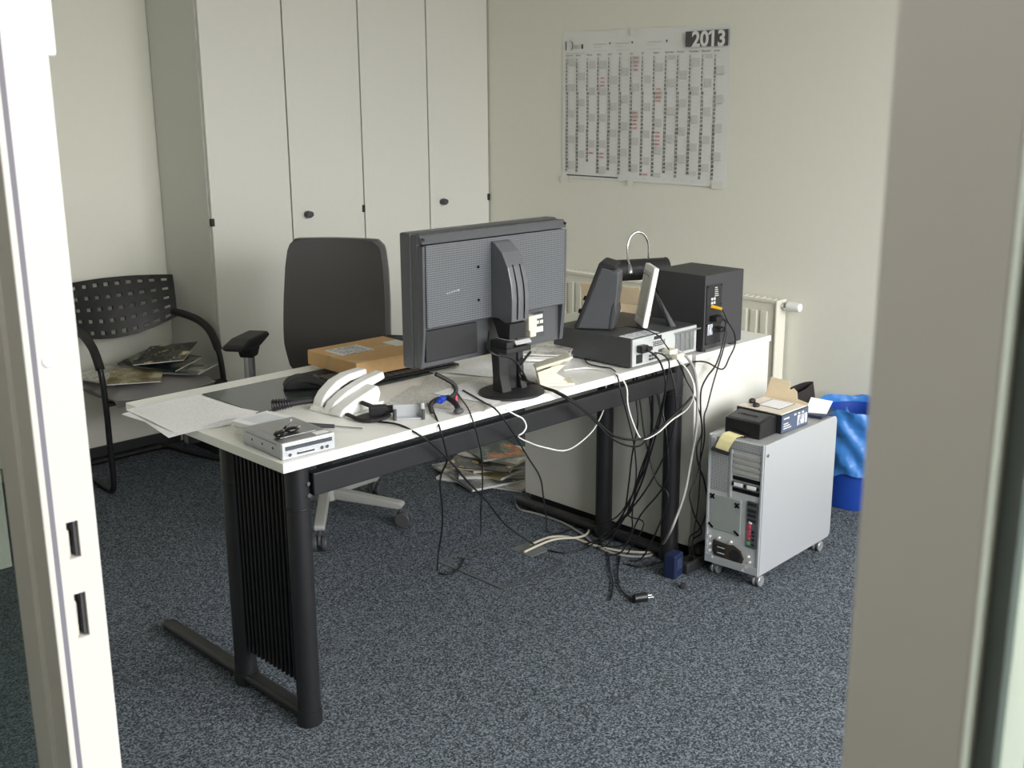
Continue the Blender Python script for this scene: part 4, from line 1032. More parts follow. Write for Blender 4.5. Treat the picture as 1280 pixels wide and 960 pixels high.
pqo = obj('power_supply', pq, mat('power_supply_brown', (72, 62, 54), 0.4, 0.3), rp_, label='dark rounded power supply plate')
pk = MB(TF); rb_(pk, 0.19, 0.40, 0.84, 0.925, -0.0005, 0.003, 0.001)
pk.cyl((0.0025, RY(0.575), RZ(0.89)), (-0.0005, RY(0.575), RZ(0.89)), 0.021, seg=28)
obj('fan_grille', pk, M_BLACKM, pqo)
pw = MB(TF)
for a in (0.855, 0.90): rb_(pw, 0.25, 0.38, a, a + 0.007, -0.0012, 0.0)
obj('marking', pw, M_PRINTL, pqo, smooth=False)
ws = MB(TF)
for u, v in ((0.09, 0.80), (0.26, 0.79), (0.48, 0.795), (0.80, 0.87), (0.83, 0.91), (0.78, 0.955), (0.09, 0.86), (0.10, 0.91), (0.16, 0.955), (0.72, 0.985)):
    ws.cyl((0.006, RY(u), RZ(v)), (-0.001, RY(u), RZ(v)), 0.0042, seg=12)
obj('screws', ws, M_WHITEP, rp_, label='bright screw heads')
obj('corner_latch', MB(TF).box((-0.006, WT - 0.036, Z1 - 0.055), (0.006, WT - 0.012, Z1 - 0.004), 0.005, 3), mat('clear_plastic', (225, 228, 228), 0.15, trans=0.5), tw)
obj('side_bolt', MB(TF).cyl((0.018, 0.001, Z1 - 0.035), (0.018, -0.004, Z1 - 0.035), 0.006, seg=16), M_CHROME, tw)
for x in (0.035, LT - 0.045):
    for y in (0.025, WT - 0.025):
        c = MB(TF).cyl((x, y, 0.035), (x, y, Z0 + 0.002), 0.010, seg=14)
        for s in (-1, 1): c.cyl((x + 0.008, y + s * 0.004, 0.019), (x + 0.008, y + s * 0.014, 0.019), 0.019, seg=20, bev=0.003)
        c.box((x - 0.006, y - 0.004, 0.015), (x + 0.012, y + 0.004, 0.04), 0.002)
        obj('castor', c, mat('castor_plastic', (168, 171, 173), 0.15, 0.5), tw, label='clear chromed castor')

# carton and bits on top of the tower
ZT = Z1 + 0.0008
CF = frame(3.150, 1.940, ZT, 0.5)
ob = thing('product_carton', 'opened black product carton lying on the tower computer', 'box', CF)
ow = MB(CF).box((0, 0, 0), (0.165, 0.175, 0.063), 0.0012)
obj('carton', ow, mat('carton_black', (36, 38, 44), 0.4), ob)
sl = MB(CF).box((0.001, -0.0008, 0.002), (0.164, 0.0, 0.061))
obj('printed_side', sl, mat('navy_print', (78, 90, 114), 0.45), ob, smooth=False, label='navy printed side')
wl = MB(CF).box((0.098, -0.0014, 0.010), (0.156, -0.0006, 0.044))
obj('white_label', wl, M_LABEL, ob, smooth=False, label='white barcode label')
wt = MB(CF)
for k in range(3): wt.box((0.012, -0.0014, 0.013 + k * 0.008), (0.060 - 0.01 * k, -0.0006, 0.0165 + k * 0.008))
wt.box((0.012, -0.0014, 0.046), (0.045, -0.0006, 0.051))
for k in range(3): wt.box((0.075 + k * 0.024, -0.0014, 0.048), (0.088 + k * 0.024, -0.0006, 0.054))
obj('side_print', wt, M_PRINTL, ob, smooth=False)
ty = MB(CF).box((0.004, 0.004, 0.062), (0.161, 0.171, 0.066), 0.001)
obj('inner_tray', ty, mat('tray_cream', (226, 216, 200), 0.7), ob, label='cream inner tray')
td = MB(CF).box((0.055, 0.045, 0.0655), (0.145, 0.125, 0.0675), 0.0005)
obj('leaflet', td, M_PAPERW, ob, smooth=False)
te = MB(CF).box((0.050, 0.040, 0.0652), (0.150, 0.130, 0.0662))
obj('leaflet_edge', te, M_BLACKM, ob, smooth=False)
kn = MB(CF).ellipsoid((0.030, 0.118, 0.070), (0.014, 0.011, 0.009)).ellipsoid((0.062, 0.155, 0.072), (0.014, 0.011, 0.010)).tube([(0.03, 0.115, 0.068), (0.05, 0.13, 0.068), (0.062, 0.15, 0.07)], 0.004)
obj('foam_plug', kn, M_BLACKM, ob)
FB = MB(CF @ Matrix.Translation((0.166, 0, 0.062)) @ Matrix.Rotation(math.radians(12), 4, 'Y'))
FB.prism([(0.003, 0.0), (0.003, 0.010), (0.045, 0.016), (0.052, 0.040), (0.066, 0.050), (0.080, 0.042), (0.084, 0.070), (0.160, 0.074), (0.172, 0.0)], 'x', 0.0, 0.0014)
obj('end_flap', FB, M_CARD, ob, smooth=False, label='raised pale cardboard end flap')
# second flap box end, white with blue underside
WF = frame(3.440, 1.950, ZT, 6)
wbx = thing('carton_lid', 'white open carton lid with blue underside on the far end of the tower', 'lid', WF)
obj('base', MB(WF).box((-0.045, -0.01, 0.0), (0.05, 0.055, 0.010), 0.001), M_DBLUE, wbx, label='flat dark blue underside')
obj('flap', MB(WF @ Matrix.Translation((0.0, -0.008, 0.011)) @ Matrix.Rotation(math.radians(-38), 4, 'Y') @ Matrix.Rotation(math.radians(12), 4, 'X')).prism([(-0.03, 0.0), (0.055, 0.0), (0.045, 0.075), (-0.03, 0.07)], 'z', 0.0, 0.0015), M_PAPERW, wbx, smooth=False, label='white upturned flap')
# black sleeve standing behind
SFm = frame(3.435, 2.055, ZT, -35)
def slv(u, v):
    a = u * 2 * PI
    r = 0.058 * (1 - 0.25 * v) * (1 + 0.10 * math.sin(3 * a + 1.0) + 0.05 * math.sin(5 * a))
    return Vector((r * 1.15 * math.cos(a), 0.42 * r * math.sin(a), v * (0.082 + 0.02 * math.cos(a - 0.4))))
o = obj('black_pouch', MB(SFm).sheet(slv, 28, 8, 0.002), mat('black_pouch_cloth', (30, 22, 24), 0.85), base=SFm.translation)
setp(o, 'crumpled black cloth pouch standing behind the open carton on the tower', 'pouch')
# black adapter box with a slot
AF = frame(3.046, 1.953, ZT, 1)
ad = thing('docking_box', 'small black plastic box with a slot in its top on the tower edge', 'box', AF)
obj('body', MB(AF).prism([(0.0, 0.0), (0.098, 0.0), (0.098, 0.060), (0.075, 0.066), (0.0, 0.052)], 'y', 0.0, 0.135, 0.004, 3), M_BLACK, ad)
obj('slot', MB(AF @ Matrix.Translation((0.045, 0, 0.0605)) @ Matrix.Rotation(math.radians(-10.5), 4, 'Y')).box((-0.006, 0.04, 0.0), (0.006, 0.115, 0.0015)), M_BLACKG, ad)
obj('top_panel', MB(AF @ Matrix.Translation((0.04, 0, 0.0592)) @ Matrix.Rotation(math.radians(-10.5), 4, 'Y')).box((-0.028, 0.012, 0.0), (0.03, 0.125, 0.001)), M_DGREY, ad)
obj('sensor', MB(AF).cyl((0.045, 0.001, 0.016), (0.045, -0.001, 0.016), 0.003, seg=10), M_DGREY, ad)
# ribbon cable hanging over the tower's rear edge
rbm = thing('ribbon_cable', 'cream flat ribbon cable hanging over the rear top edge of the tower', 'cable', (2.99, 2.0, ZT))
pth = [Vector(p) for p in ((3.038, 2.030, ZT + 0.007), (3.020, 2.030, ZT + 0.012), (3.000, 2.036, ZT + 0.009), (2.988, 2.043, ZT - 0.008), (2.982, 2.050, ZT - 0.028), (2.980, 2.054, ZT - 0.044))]
wdir = Vector((0.10, -0.95, -0.12)).normalized() * 0.026
def rib(u, v):
    s = u * (len(pth) - 1); i = min(int(s), len(pth) - 2)
    return pth[i].lerp(pth[i + 1], s - i) + wdir * (2 * v - 1) * (1 - 0.12 * u)
obj('ribbon', MB().sheet(rib, 25, 10, 0.0009), M_RIBBON, rbm)
for pp in (pth[0], pth[-1]):
    d = wdir.normalized()
    pp = pp + Vector((-0.004, 0, 0))
    obj('connector', MB().tube([pp - d * 0.031, pp + d * 0.031], 0.0068, seg=4, smooth=False), M_BLACK, rbm, label='black connector bar')

# ================================================================== waste bin with blue bag
BX, BY = 4.0, 2.12
wb = thing('waste_bin', 'blue waste bin lined with a crinkled blue bag by the calendar wall', 'waste bin', (BX, BY, 0))
obj('bin', MB().lathe([(0.0, 0.0), (0.118, 0.0), (0.122, 0.01), (0.140, 0.37), (0.144, 0.375), (0.138, 0.375), (0.118, 0.012), (0.0, 0.012)], (BX, BY, 0), 48), M_BIN, wb)
rnd = random.Random(3)
ph_ = [rnd.uniform(0, 6.28) for _ in range(8)]
def bagf2(u, v):
    a = u * 2 * PI
    wob = sum(math.sin((3 + 2 * k) * a + ph_[k] + 3 * v) / (k + 1.5) for k in range(6))
    if v < 0.62:                     # outside overhang from ragged hem up to the rim
        t = v / 0.62
        z = 0.125 + 0.025 * math.sin(2 * a + 1) + 0.012 * wob + (0.385 - 0.13) * t
        r = 0.1245 + 0.020 * (z / 0.37) + 0.010 + 0.006 * wob * (1 - 0.5 * t) + 0.006 * math.sin(9 * a + 14 * t)
        r = max(r, 0.127 + 0.0190 * z / 0.37)
    else:                            # over the rim, standing up at the back, then down inside
        t = (v - 0.62) / 0.38
        z = 0.385 + (0.012 + 0.012 * max(0, math.sin(a - 0.6)) + 0.004 * wob) * math.sin(min(1, t * 1.6) * PI) - 0.16 * max(0, t - 0.3)
        r = 0.150 - 0.022 * t + 0.003 * wob
    q = Vector((math.cos(a) * 2.2, math.sin(a) * 2.2, z * 13))
    r += 0.008 * abs(mnoise.noise(q)) + 0.004 * abs(mnoise.noise(q * 2.3)) - 0.002
    z += 0.003 * mnoise.noise(q * 1.3)
    return Vector((BX + r * math.cos(a), BY + r * math.sin(a), z))
obj('bin_bag', MB().sheet(bagf2, 150, 60, 0.0008), M_BAG, wb, label='crinkled blue plastic bag folded over the rim')

# ================================================================== on the floor
fb = thing('floor_outlet_cover', 'square carpet-filled floor outlet cover with thin metal frame under the desk', 'floor outlet', (2.58, 2.675, 0))
fo = MB()
for lo, hi in (((2.425, 2.512, 0), (2.735, 2.526, 0.003)), ((2.425, 2.826, 0), (2.735, 2.840, 0.003)), ((2.425, 2.526, 0), (2.439, 2.826, 0.003)), ((2.721, 2.526, 0), (2.735, 2.826, 0.003))):
    fo.box(lo, hi, 0.0008)
M_OUT = mat('outlet_frame_grey', (66, 72, 74), 0.4)
obj('metal_frame', fo, M_OUT, fb)
obj('carpet_inlay', MB().box((2.439, 2.526, 0.0), (2.721, 2.826, 0.0022)), M_CARPET, fb, smooth=False)
obj('cable_flap', MB().box((2.68, 2.63, 0.001), (2.78, 2.735, 0.0055), 0.001), mat('outlet_flap_grey', (96, 102, 102), 0.4), fb, label='lighter grey cable flap')
# newspapers and magazines on the floor behind the cabinet
FG = 'newspapers and magazines heaped on the floor'
z = 0.0006
heap = [(3.21, 3.37, 20, .30, .40, .012, 3, 'wide newspaper at the very bottom of the floor heap', 'newspaper'), (3.16, 3.40, -15, .28, .38, .010, 4, 'grey newspaper second from the bottom of the floor heap', 'newspaper'),
        (3.24, 3.36, 48, .26, .36, .012, 3, 'pale newspaper fanned towards the white cabinet in the floor heap', 'newspaper'), (3.19, 3.38, 8, .22, .30, .010, 2, 'sand coloured magazine in the middle of the floor heap', 'magazine'),
        (3.25, 3.42, -30, .24, .32, .012, 3, 'thick pale newspaper above the sand coloured magazine on the floor', 'newspaper'), (3.16, 3.38, 30, .21, .28, .008, 0, 'dark olive magazine near the left edge of the floor heap', 'magazine'),
        (3.28, 3.40, 12, .22, .30, .010, 3, 'pale newspaper just under the colourful magazine on the floor heap', 'newspaper'), (3.27, 3.45, -18, .21, .29, .008, 1, 'colourful teal and orange magazine on top of the floor heap', 'magazine')]
for x, y, a, w_, h_, th, mi, lb, ct in heap:
    magazine(ct, frame(x, y, z, a), (w_, h_), M_MAG[mi], lb, th, FG, ct, curl=0.0)
    z += th + 0.0016
# three little card packs leaning on the heap's left slope
# power strip by the tower, dark blue block at the leg foot
PSF = frame(3.075, 2.178, 0.0006, 2)
pst = thing('power_strip', 'black power strip on the carpet behind the tower computer', 'power strip', PSF)
obj('body', MB(PSF).box((-0.13, -0.027, 0), (0.13, 0.027, 0.040), 0.008, 3), M_BLACKM, pst)
for k in range(4):
    obj('socket', MB(PSF).cyl((-0.09 + k * 0.06, 0, 0.040), (-0.09 + k * 0.06, 0, 0.0415), 0.020, seg=24), M_BLACKG, pst)
obj('mains_plug', MB(PSF).cyl((-0.03, 0, 0.0418), (-0.03, 0, 0.072), 0.019, 0.015, seg=20, bev=0.004), M_BLACK, pst)
abx = thing('blue_block', 'dark blue block at the foot of the right desk leg', 'adapter', (2.92, 2.19, 0))
obj('body', MB(frame(2.935, 2.075, 0, 10)).box((-0.036, 0.085, 0.0004), (0.024, 0.130, 0.085), 0.006, 3), mat('dark_blue_plastic', (26, 36, 66), 0.4), abx)
obj('label', MB(frame(2.935, 2.075, 0, 10)).box((-0.024, 0.0842, 0.03), (0.012, 0.0852, 0.07)), M_DBLUE, abx, smooth=False)
mp_ = thing('mains_plug', 'loose black mains plug lying on the carpet in front of the tower', 'plug', (2.675, 2.125, 0))
pd = Vector((0.09, -0.02, 0)).normalized()
obj('body', MB().cyl((2.650, 2.140, 0.016), (2.692, 2.118, 0.016), 0.014, 0.0155, seg=20, bev=0.004), M_BLACK, mp_)
for s in (-1, 1):
    q = Vector((0.46, 0.88, 0)) * 0.008 * s
    obj('pin', MB().cyl(Vector((2.692, 2.118, 0.016)) + q, Vector((2.710, 2.1085, 0.016)) + q, 0.0024, seg=10), M_CHROME, mp_)
o = obj('carpet_plug', MB(frame(2.86, 2.10, 0.0004, 30)).prism([(-0.014, 0.0), (0.014, 0.0), (0.010, 0.014), (0.0, 0.018), (-0.010, 0.012)], 'y', -0.009, 0.009, 0.003), M_BLACKM, base=(2.86, 2.10, 0))
setp(o, 'tiny black stub lying on the carpet left of the tower castor', 'cable cap')

# ================================================================== cables
CABLES = [
    ('telephone_cable', 'long black cable sagging from the white telephone down to the floor', 0.003, [(1.804, 2.34, 0.745), (1.824, 2.277, 0.745), (1.838, 2.215, 0.728), (1.901, 2.22, 0.678), (1.969, 2.23, 0.611), (2.093, 2.3, 0.507), (2.229, 2.375, 0.4), (2.386, 2.45, 0.255), (2.77, 2.705, 0.006), (2.767, 2.623, 0.006), (2.793, 2.568, 0.006), (2.876, 2.543, 0.006), (2.955, 2.547, 0.019), (2.955, 2.485, 0.077), (2.955, 2.412, 0.196), (2.955, 2.369, 0.316), (2.955, 2.321, 0.471), (2.955, 2.325, 0.705)], M_CABLEB),
    ('usb_cable', 'thin black cable from the clip stand hanging to the floor outlet cover', 0.0028, [(2.011, 2.381, 0.745), (1.96, 2.292, 0.745), (1.914, 2.217, 0.727), (1.936, 2.222, 0.67), (1.949, 2.23, 0.628), (1.987, 2.3, 0.561), (2.046, 2.375, 0.487), (2.118, 2.45, 0.374), (2.177, 2.525, 0.267), (2.227, 2.6, 0.168), (2.376, 2.782, 0.006), (2.362, 2.745, 0.006), (2.384, 2.723, 0.006), (2.448, 2.745, 0.006), (2.511, 2.79, 0.006)], M_CABLEB),
    ('signal_cable', 'thinnest black cable dropping off the desk under the left monitor edge', 0.0022, [(2.198, 2.486, 0.745), (2.113, 2.35, 0.745), (2.038, 2.234, 0.745), (2.053, 2.217, 0.667), (2.075, 2.228, 0.604), (2.144, 2.3, 0.488), (2.229, 2.4, 0.375), (2.321, 2.5, 0.265), (2.699, 2.909, 0.006)], M_CABLEB),
    ('screen_cable', 'black cable running off the desk left of the monitor foot', 0.0026, [(2.183, 2.42, 0.745), (2.132, 2.273, 0.745), (2.097, 2.185, 0.745), (2.186, 2.21, 0.653), (2.349, 2.32, 0.526), (2.519, 2.43, 0.39), (2.649, 2.54, 0.264), (2.78, 2.65, 0.117), (2.895, 2.755, 0.006), (2.912, 2.706, 0.006), (2.994, 2.7, 0.006), (3.048, 2.668, 0.006), (2.955, 2.51, 0.095), (2.955, 2.449, 0.147), (2.955, 2.368, 0.287), (2.955, 2.329, 0.412), (2.955, 2.325, 0.705)], M_CABLEB),
    ('white_lead', 'short white lead looping over the side rail below the monitor foot', 0.0024, [(2.124, 2.181, 0.745), (2.193, 2.21, 0.709), (2.211, 2.2, 0.696), (2.224, 2.2, 0.671), (2.211, 2.2, 0.655), (2.207, 2.215, 0.641), (2.338, 2.3, 0.576), (2.444, 2.34, 0.528), (2.572, 2.36, 0.485), (2.678, 2.36, 0.514), (2.706, 2.34, 0.567), (2.706, 2.32, 0.619), (2.7, 2.31, 0.7)], M_CABLEW),
    ('video_cable', 'thick black video cable leaving the monitor neck over the desk edge', 0.004, [(2.344, 2.3, 0.853), (2.307, 2.29, 0.837), (2.28, 2.28, 0.819), (2.28, 2.27, 0.797), (2.38, 2.336, 0.748), (2.367, 2.266, 0.748), (2.354, 2.2, 0.748), (2.416, 2.205, 0.713), (2.463, 2.203, 0.68), (2.52, 2.202, 0.633), (2.583, 2.2, 0.577), (2.646, 2.198, 0.543), (2.736, 2.197, 0.52), (2.816, 2.195, 0.527), (2.882, 2.193, 0.557), (2.952, 2.192, 0.586), (2.997, 2.19, 0.611)], M_CABLEB),
    ('network_cable', 'white network cable from the hole punch to the desktop computer', 0.0026, [(2.571, 2.375, 0.745), (2.643, 2.345, 0.745), (2.661, 2.28, 0.745), (2.647, 2.219, 0.745), (2.674, 2.205, 0.702), (2.684, 2.206, 0.64), (2.72, 2.207, 0.564), (2.763, 2.208, 0.512), (2.842, 2.209, 0.516), (2.918, 2.21, 0.543), (2.955, 2.18, 0.577), (2.955, 2.153, 0.626), (2.955, 2.155, 0.669), (2.955, 2.179, 0.708), (2.959, 2.215, 0.733)], M_CABLEW),
    ('grey_video_cable', 'thick grey cable falling from the desktop computer along the right leg', 0.0048, [(2.916, 2.23, 0.778), (2.928, 2.2, 0.776), (2.963, 2.19, 0.75), (2.998, 2.185, 0.702), (3.012, 2.18, 0.626), (3.001, 2.17, 0.562), (2.999, 2.17, 0.493), (2.973, 2.17, 0.387), (2.95, 2.17, 0.299), (2.929, 2.18, 0.226), (2.909, 2.2, 0.149), (3.045, 2.35, 0.006), (2.974, 2.34, 0.006), (2.921, 2.394, 0.006), (2.907, 2.494, 0.006), (2.963, 2.64, 0.006), (3.0, 2.788, 0.006), (2.997, 2.912, 0.006), (2.984, 2.988, 0.006), (3.03, 3.056, 0.006)], M_CABLEG),
    ('beige_cable', 'beige cable lying in a bow on the carpet by the right desk foot', 0.0045, [(2.757, 2.707, 0.006), (2.856, 2.707, 0.006), (2.911, 2.652, 0.006), (2.915, 2.525, 0.006), (2.948, 2.428, 0.006), (3.006, 2.358, 0.006), (3.093, 2.343, 0.006), (3.207, 2.391, 0.006)], M_CABLEI),
    ('beige_loop_cable', 'beige cable looped on the carpet beside the floor outlet flap', 0.0045, [(2.683, 2.667, 0.012), (2.834, 2.673, 0.012), (2.912, 2.626, 0.012), (2.962, 2.62, 0.012), (3.014, 2.658, 0.012), (3.013, 2.717, 0.012), (3.021, 2.828, 0.012)], M_CABLEI),
    ('audio_cable', 'black audio cable from the yellow plug of the subwoofer', 0.0028, [(3.147, 2.21, 0.887), (3.155, 2.19, 0.88), (3.167, 2.18, 0.845), (3.21, 2.18, 0.798), (3.22, 2.18, 0.756), (3.188, 2.18, 0.714), (3.15, 2.18, 0.68), (3.074, 2.19, 0.715), (3.022, 2.2, 0.725), (2.974, 2.2, 0.717)], M_CABLEB),
    ('subwoofer_power_cable', 'black power cable hanging from the subwoofer behind the tower', 0.003, [(3.163, 2.21, 0.849), (3.172, 2.19, 0.84), (3.156, 2.18, 0.794), (3.116, 2.18, 0.707), (3.064, 2.18, 0.669), (3.019, 2.17, 0.632), (3.021, 2.17, 0.558), (3.032, 2.17, 0.484), (3.006, 2.17, 0.438), (3.019, 2.17, 0.373), (3.047, 2.165, 0.313), (3.07, 2.165, 0.235), (3.064, 2.165, 0.181), (3.037, 2.17, 0.135), (3.025, 2.2, 0.1), (3.0, 2.178, 0.044)], M_CABLEB),
    ('subwoofer_line_cable', 'black line cable hanging lowest from the subwoofer back', 0.0026, [(3.165, 2.21, 0.813), (3.179, 2.19, 0.811), (3.158, 2.18, 0.766), (3.119, 2.175, 0.699), (3.084, 2.17, 0.64), (3.05, 2.165, 0.572), (3.034, 2.165, 0.537), (3.039, 2.165, 0.449), (3.001, 2.165, 0.333), (2.975, 2.17, 0.276), (3.006, 2.17, 0.196), (3.066, 2.18, 0.115), (3.044, 2.2, 0.086), (3.02, 2.178, 0.044)], M_CABLEB),
    ('computer_power_cable', 'black power cable from the desktop computer passing in front of the rail', 0.0034, [(2.779, 2.22, 0.802), (2.797, 2.205, 0.791), (2.829, 2.2, 0.761), (2.855, 2.2, 0.716), (2.866, 2.2, 0.664), (2.897, 2.24, 0.555), (2.931, 2.3, 0.424), (2.955, 2.357, 0.289), (2.955, 2.419, 0.155), (2.955, 2.509, 0.03), (2.94, 2.58, 0.008)], M_CABLEB),
    ('computer_usb_cable', 'black usb cable hanging beside the desktop computer power cable', 0.0026, [(2.822, 2.215, 0.786), (2.851, 2.205, 0.777), (2.879, 2.2, 0.749), (2.877, 2.2, 0.702), (2.881, 2.22, 0.617), (2.941, 2.3, 0.478), (2.969, 2.36, 0.344), (2.955, 2.391, 0.222), (2.955, 2.4, 0.145), (2.955, 2.399, 0.1), (2.95, 2.43, 0.03), (2.93, 2.5, 0.008)], M_CABLEB),
    ('router_cable', 'thin black cable crossing the top of the desktop computer', 0.0022, [(2.826, 2.38, 0.845), (2.863, 2.36, 0.845), (2.861, 2.287, 0.845), (2.813, 2.193, 0.845), (2.888, 2.215, 0.793), (2.921, 2.2, 0.75), (2.948, 2.2, 0.716), (2.977, 2.2, 0.668), (3.0, 2.19, 0.627), (3.028, 2.185, 0.567), (3.048, 2.18, 0.494), (3.029, 2.17, 0.43), (3.02, 2.165, 0.25), (3.0, 2.178, 0.044)], M_CABLEB),
    ('desk_cable', 'thin black cable on the desk in front of the desktop computer', 0.0024, [(2.811, 2.501, 0.745), (2.701, 2.396, 0.745), (2.686, 2.332, 0.745), (2.691, 2.28, 0.745), (2.648, 2.22, 0.737), (2.641, 2.2, 0.693), (2.699, 2.22, 0.6), (2.837, 2.3, 0.445), (2.955, 2.386, 0.282), (2.955, 2.412, 0.187), (2.955, 2.415, 0.141), (2.955, 2.346, 0.13), (2.93, 2.4, 0.006)], M_CABLEB),
    ('hanging_cable', 'leftmost black cable hanging between the right desk legs', 0.003, [(2.9530000000000003, 2.42, 0.708), (2.963, 2.4, 0.567), (2.955, 2.384, 0.486), (2.955, 2.406, 0.366), (2.955, 2.418, 0.26), (2.955, 2.437, 0.15), (2.9299999999999997, 2.48, 0.03), (2.9, 2.52, 0.006)], M_CABLEB),
    ('hanging_cable', 'second black cable hanging between the right desk legs', 0.003, [(2.9450000000000003, 2.355, 0.708), (2.955, 2.335, 0.595), (2.955, 2.324, 0.47), (2.955, 2.349, 0.35), (2.955, 2.385, 0.253), (2.955, 2.408, 0.158), (2.955, 2.48, 0.093), (2.94, 2.51, 0.03), (2.91, 2.55, 0.006)], M_CABLEB),
    ('hanging_cable', 'black cable bowing out towards the right front desk leg', 0.003, [(2.9450000000000003, 2.307, 0.708), (2.955, 2.287, 0.576), (2.955, 2.26, 0.483), (2.955, 2.248, 0.344), (2.955, 2.28, 0.265), (2.955, 2.364, 0.155), (2.9099999999999997, 2.4, 0.03), (2.88, 2.44, 0.006)], M_CABLEB),
    ('hanging_cable', 'black cable ending nearest the front between the right desk legs', 0.003, [(2.9450000000000003, 2.396, 0.708), (2.955, 2.376, 0.573), (2.955, 2.352, 0.45), (2.955, 2.298, 0.304), (2.955, 2.245, 0.245), (2.9299999999999997, 2.32, 0.03), (2.9, 2.36, 0.006)], M_CABLEB),
    ('hanging_cable', 'black cable slanting down beside the right front desk leg', 0.003, [(2.9450000000000003, 2.244, 0.708), (2.955, 2.224, 0.602), (2.955, 2.242, 0.459), (2.955, 2.316, 0.299), (2.955, 2.401, 0.175), (2.955, 2.491, 0.075), (2.9299999999999997, 2.53, 0.03), (2.9, 2.57, 0.006)], M_CABLEB),
    ('floor_lead', 'thin dark lead trailing on the carpet without a plug', 0.0028, [(2.955, 2.56, 0.006), (2.901, 2.466, 0.006), (2.776, 2.344, 0.006), (2.707, 2.274, 0.006), (2.607, 2.2, 0.006)], M_CABLEB),
    ('plug_lead', 'thin black lead ending at the loose mains plug on the carpet', 0.0028, [(2.907, 2.412, 0.006), (2.793, 2.326, 0.006), (2.699, 2.237, 0.006), (2.661, 2.154, 0.006), (2.666, 2.132, 0.006)], M_CABLEB),
    ('strip_cord', 'black cord lying on the carpet leading to the power strip', 0.0034, [(2.866, 2.349, 0.006), (2.883, 2.302, 0.006), (2.944, 2.28, 0.006), (3.009, 2.254, 0.006), (3.014, 2.189, 0.006)], M_CABLEB),
    ('screen_power_cable', 'dark cable looped around the monitor column and over the desk edge', 0.003, [(2.205, 2.33, 0.932), (2.142, 2.265, 0.901), (2.156, 2.25, 0.883), (2.204, 2.245, 0.869), (2.239, 2.245, 0.842), (2.261, 2.245, 0.81), (2.365, 2.318, 0.747), (2.354, 2.221, 0.747), (2.403, 2.2, 0.714), (2.458, 2.195, 0.675), (2.517, 2.195, 0.625), (2.585, 2.195, 0.562), (2.661, 2.2, 0.518), (2.766, 2.22, 0.487), (2.878, 2.26, 0.5), (2.955, 2.285, 0.534), (2.95, 2.33, 0.7)], M_CABLEB),
]
def kab(name, label, r, pts, m, ends=()):
    t = thing(name, label, 'cable', pts[0], None)
    obj('sheath', MB().tube(pts, r, seg=8, sub=5), m, t)
    for end in ends:
        a, b = (Vector(pts[1]), Vector(pts[0])) if end == 0 else (Vector(pts[-2]), Vector(pts[-1]))
        d = (b - a).normalized()
        obj('plug', MB().cyl(b - d * 0.005, b + d * 0.022, max(r * 1.9, 0.005), max(r * 1.5, 0.004), seg=12, bev=0.001), M_BEZ if m in (M_CABLEI, M_CABLEG) else m, t)
    return t
for name, label, r, pts, m in CABLES:
    kab(name, label, r, pts, m)
# ================================================================== light and camera
wd = bpy.data.worlds.new('overcast_sky'); scene.world = wd; wd.use_nodes = True
nt = wd.node_tree; N = nt.nodes; L = nt.links
bg = N['Background']
tc = N.new('ShaderNodeTexCoord'); sx = N.new('ShaderNodeSeparateXYZ'); L.new(tc.outputs['Generated'], sx.inputs[0])
cr = N.new('ShaderNodeValToRGB'); L.new(sx.outputs['Z'], cr.inputs[0])
e = cr.color_ramp.elements
e[0].position = 0.0; e[0].color = (0.26, 0.255, 0.25, 1); e[1].position = 0.5; e[1].color = (0.985, 0.985, 1.0, 1)
k = e.new(0.03); k.color = (0.75, 0.75, 0.76, 1)
L.new(cr.outputs[0], bg.inputs['Color']); bg.inputs['Strength'].default_value = SKY

po = bpy.data.lights.new('window_portal', 'AREA'); po.shape = 'RECTANGLE'; po.size = WX1 - WX0; po.size_y = WZ1 - WZ0
po.cycles.is_portal = True
o = bpy.data.objects.new('window_portal', po); COL.objects.link(o)
o.location = ((WX0 + WX1) / 2, YR - 0.19, (WZ0 + WZ1) / 2); o.rotation_euler = (math.radians(90), 0, 0)   # emits toward +Y

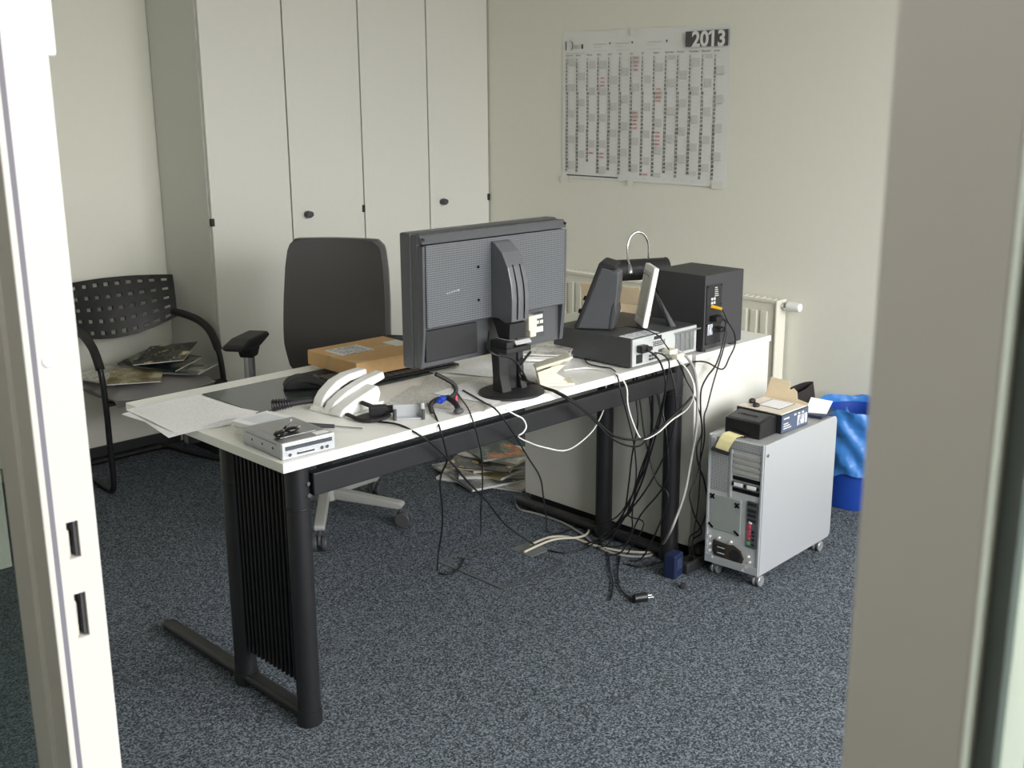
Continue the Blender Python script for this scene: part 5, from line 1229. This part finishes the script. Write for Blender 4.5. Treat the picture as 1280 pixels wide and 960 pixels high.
hl = bpy.data.lights.new('hall_fill', 'AREA'); hl.shape = 'RECTANGLE'; hl.size = 0.22; hl.size_y = 0.5; hl.energy = HALL; hl.color = (1.0, 0.955, 0.925)  # added area light, brightens the hall faces of the door frame from above
o = bpy.data.objects.new('hall_fill', hl); COL.objects.link(o); o.location = (0.08, 0.45, ZC - 0.06)
fx = thing('hall_fill_fitting', 'unseen ceiling fitting added to light the hall side of the door frame', 'lamp', (0.08, 0.45, ZC - 0.04))  # invented fitting out of view, goes with the added hall light
obj('housing', MB().box((-0.05, 0.18, ZC - 0.055), (0.21, 0.72, ZC - 0.001), 0.004), M_WHITEP, fx)

cam = bpy.data.cameras.new('camera'); co = bpy.data.objects.new('camera', cam); COL.objects.link(co)
yaw, pitch, roll = math.radians(44.58461838), math.radians(14.40922535), math.radians(-0.36347257)
F = Vector((math.cos(pitch) * math.sin(yaw), math.cos(pitch) * math.cos(yaw), -math.sin(pitch)))
rt = Vector((math.cos(yaw), -math.sin(yaw), 0)); up = rt.cross(F)
R_ = rt * math.cos(roll) + up * math.sin(roll); U_ = up * math.cos(roll) - rt * math.sin(roll)
co.matrix_world = Matrix(((R_.x, U_.x, -F.x, 0), (R_.y, U_.y, -F.y, 0), (R_.z, U_.z, -F.z, 1.60), (0, 0, 0, 1)))
cam.sensor_width = 36; cam.sensor_fit = 'HORIZONTAL'; cam.lens = 1429.0754 / 1280 * 36
cam.clip_start = 0.05; cam.clip_end = 60
cam.dof.use_dof = True; cam.dof.focus_distance = 3.3; cam.dof.aperture_fstop = 12
scene.camera = co
scene.view_settings.view_transform = 'Standard'; scene.view_settings.look = 'None'
scene.view_settings.gamma = 1.0; scene.view_settings.use_curve_mapping = False
scene.view_settings.exposure = EXPO
scene.cycles.use_denoising = True
scene.cycles.max_bounces = 10; scene.cycles.diffuse_bounces = 6; scene.cycles.transparent_max_bounces = 12
scene.cycles.caustics_reflective = False; scene.cycles.caustics_refractive = False
scene.cycles.sample_clamp_indirect = 6
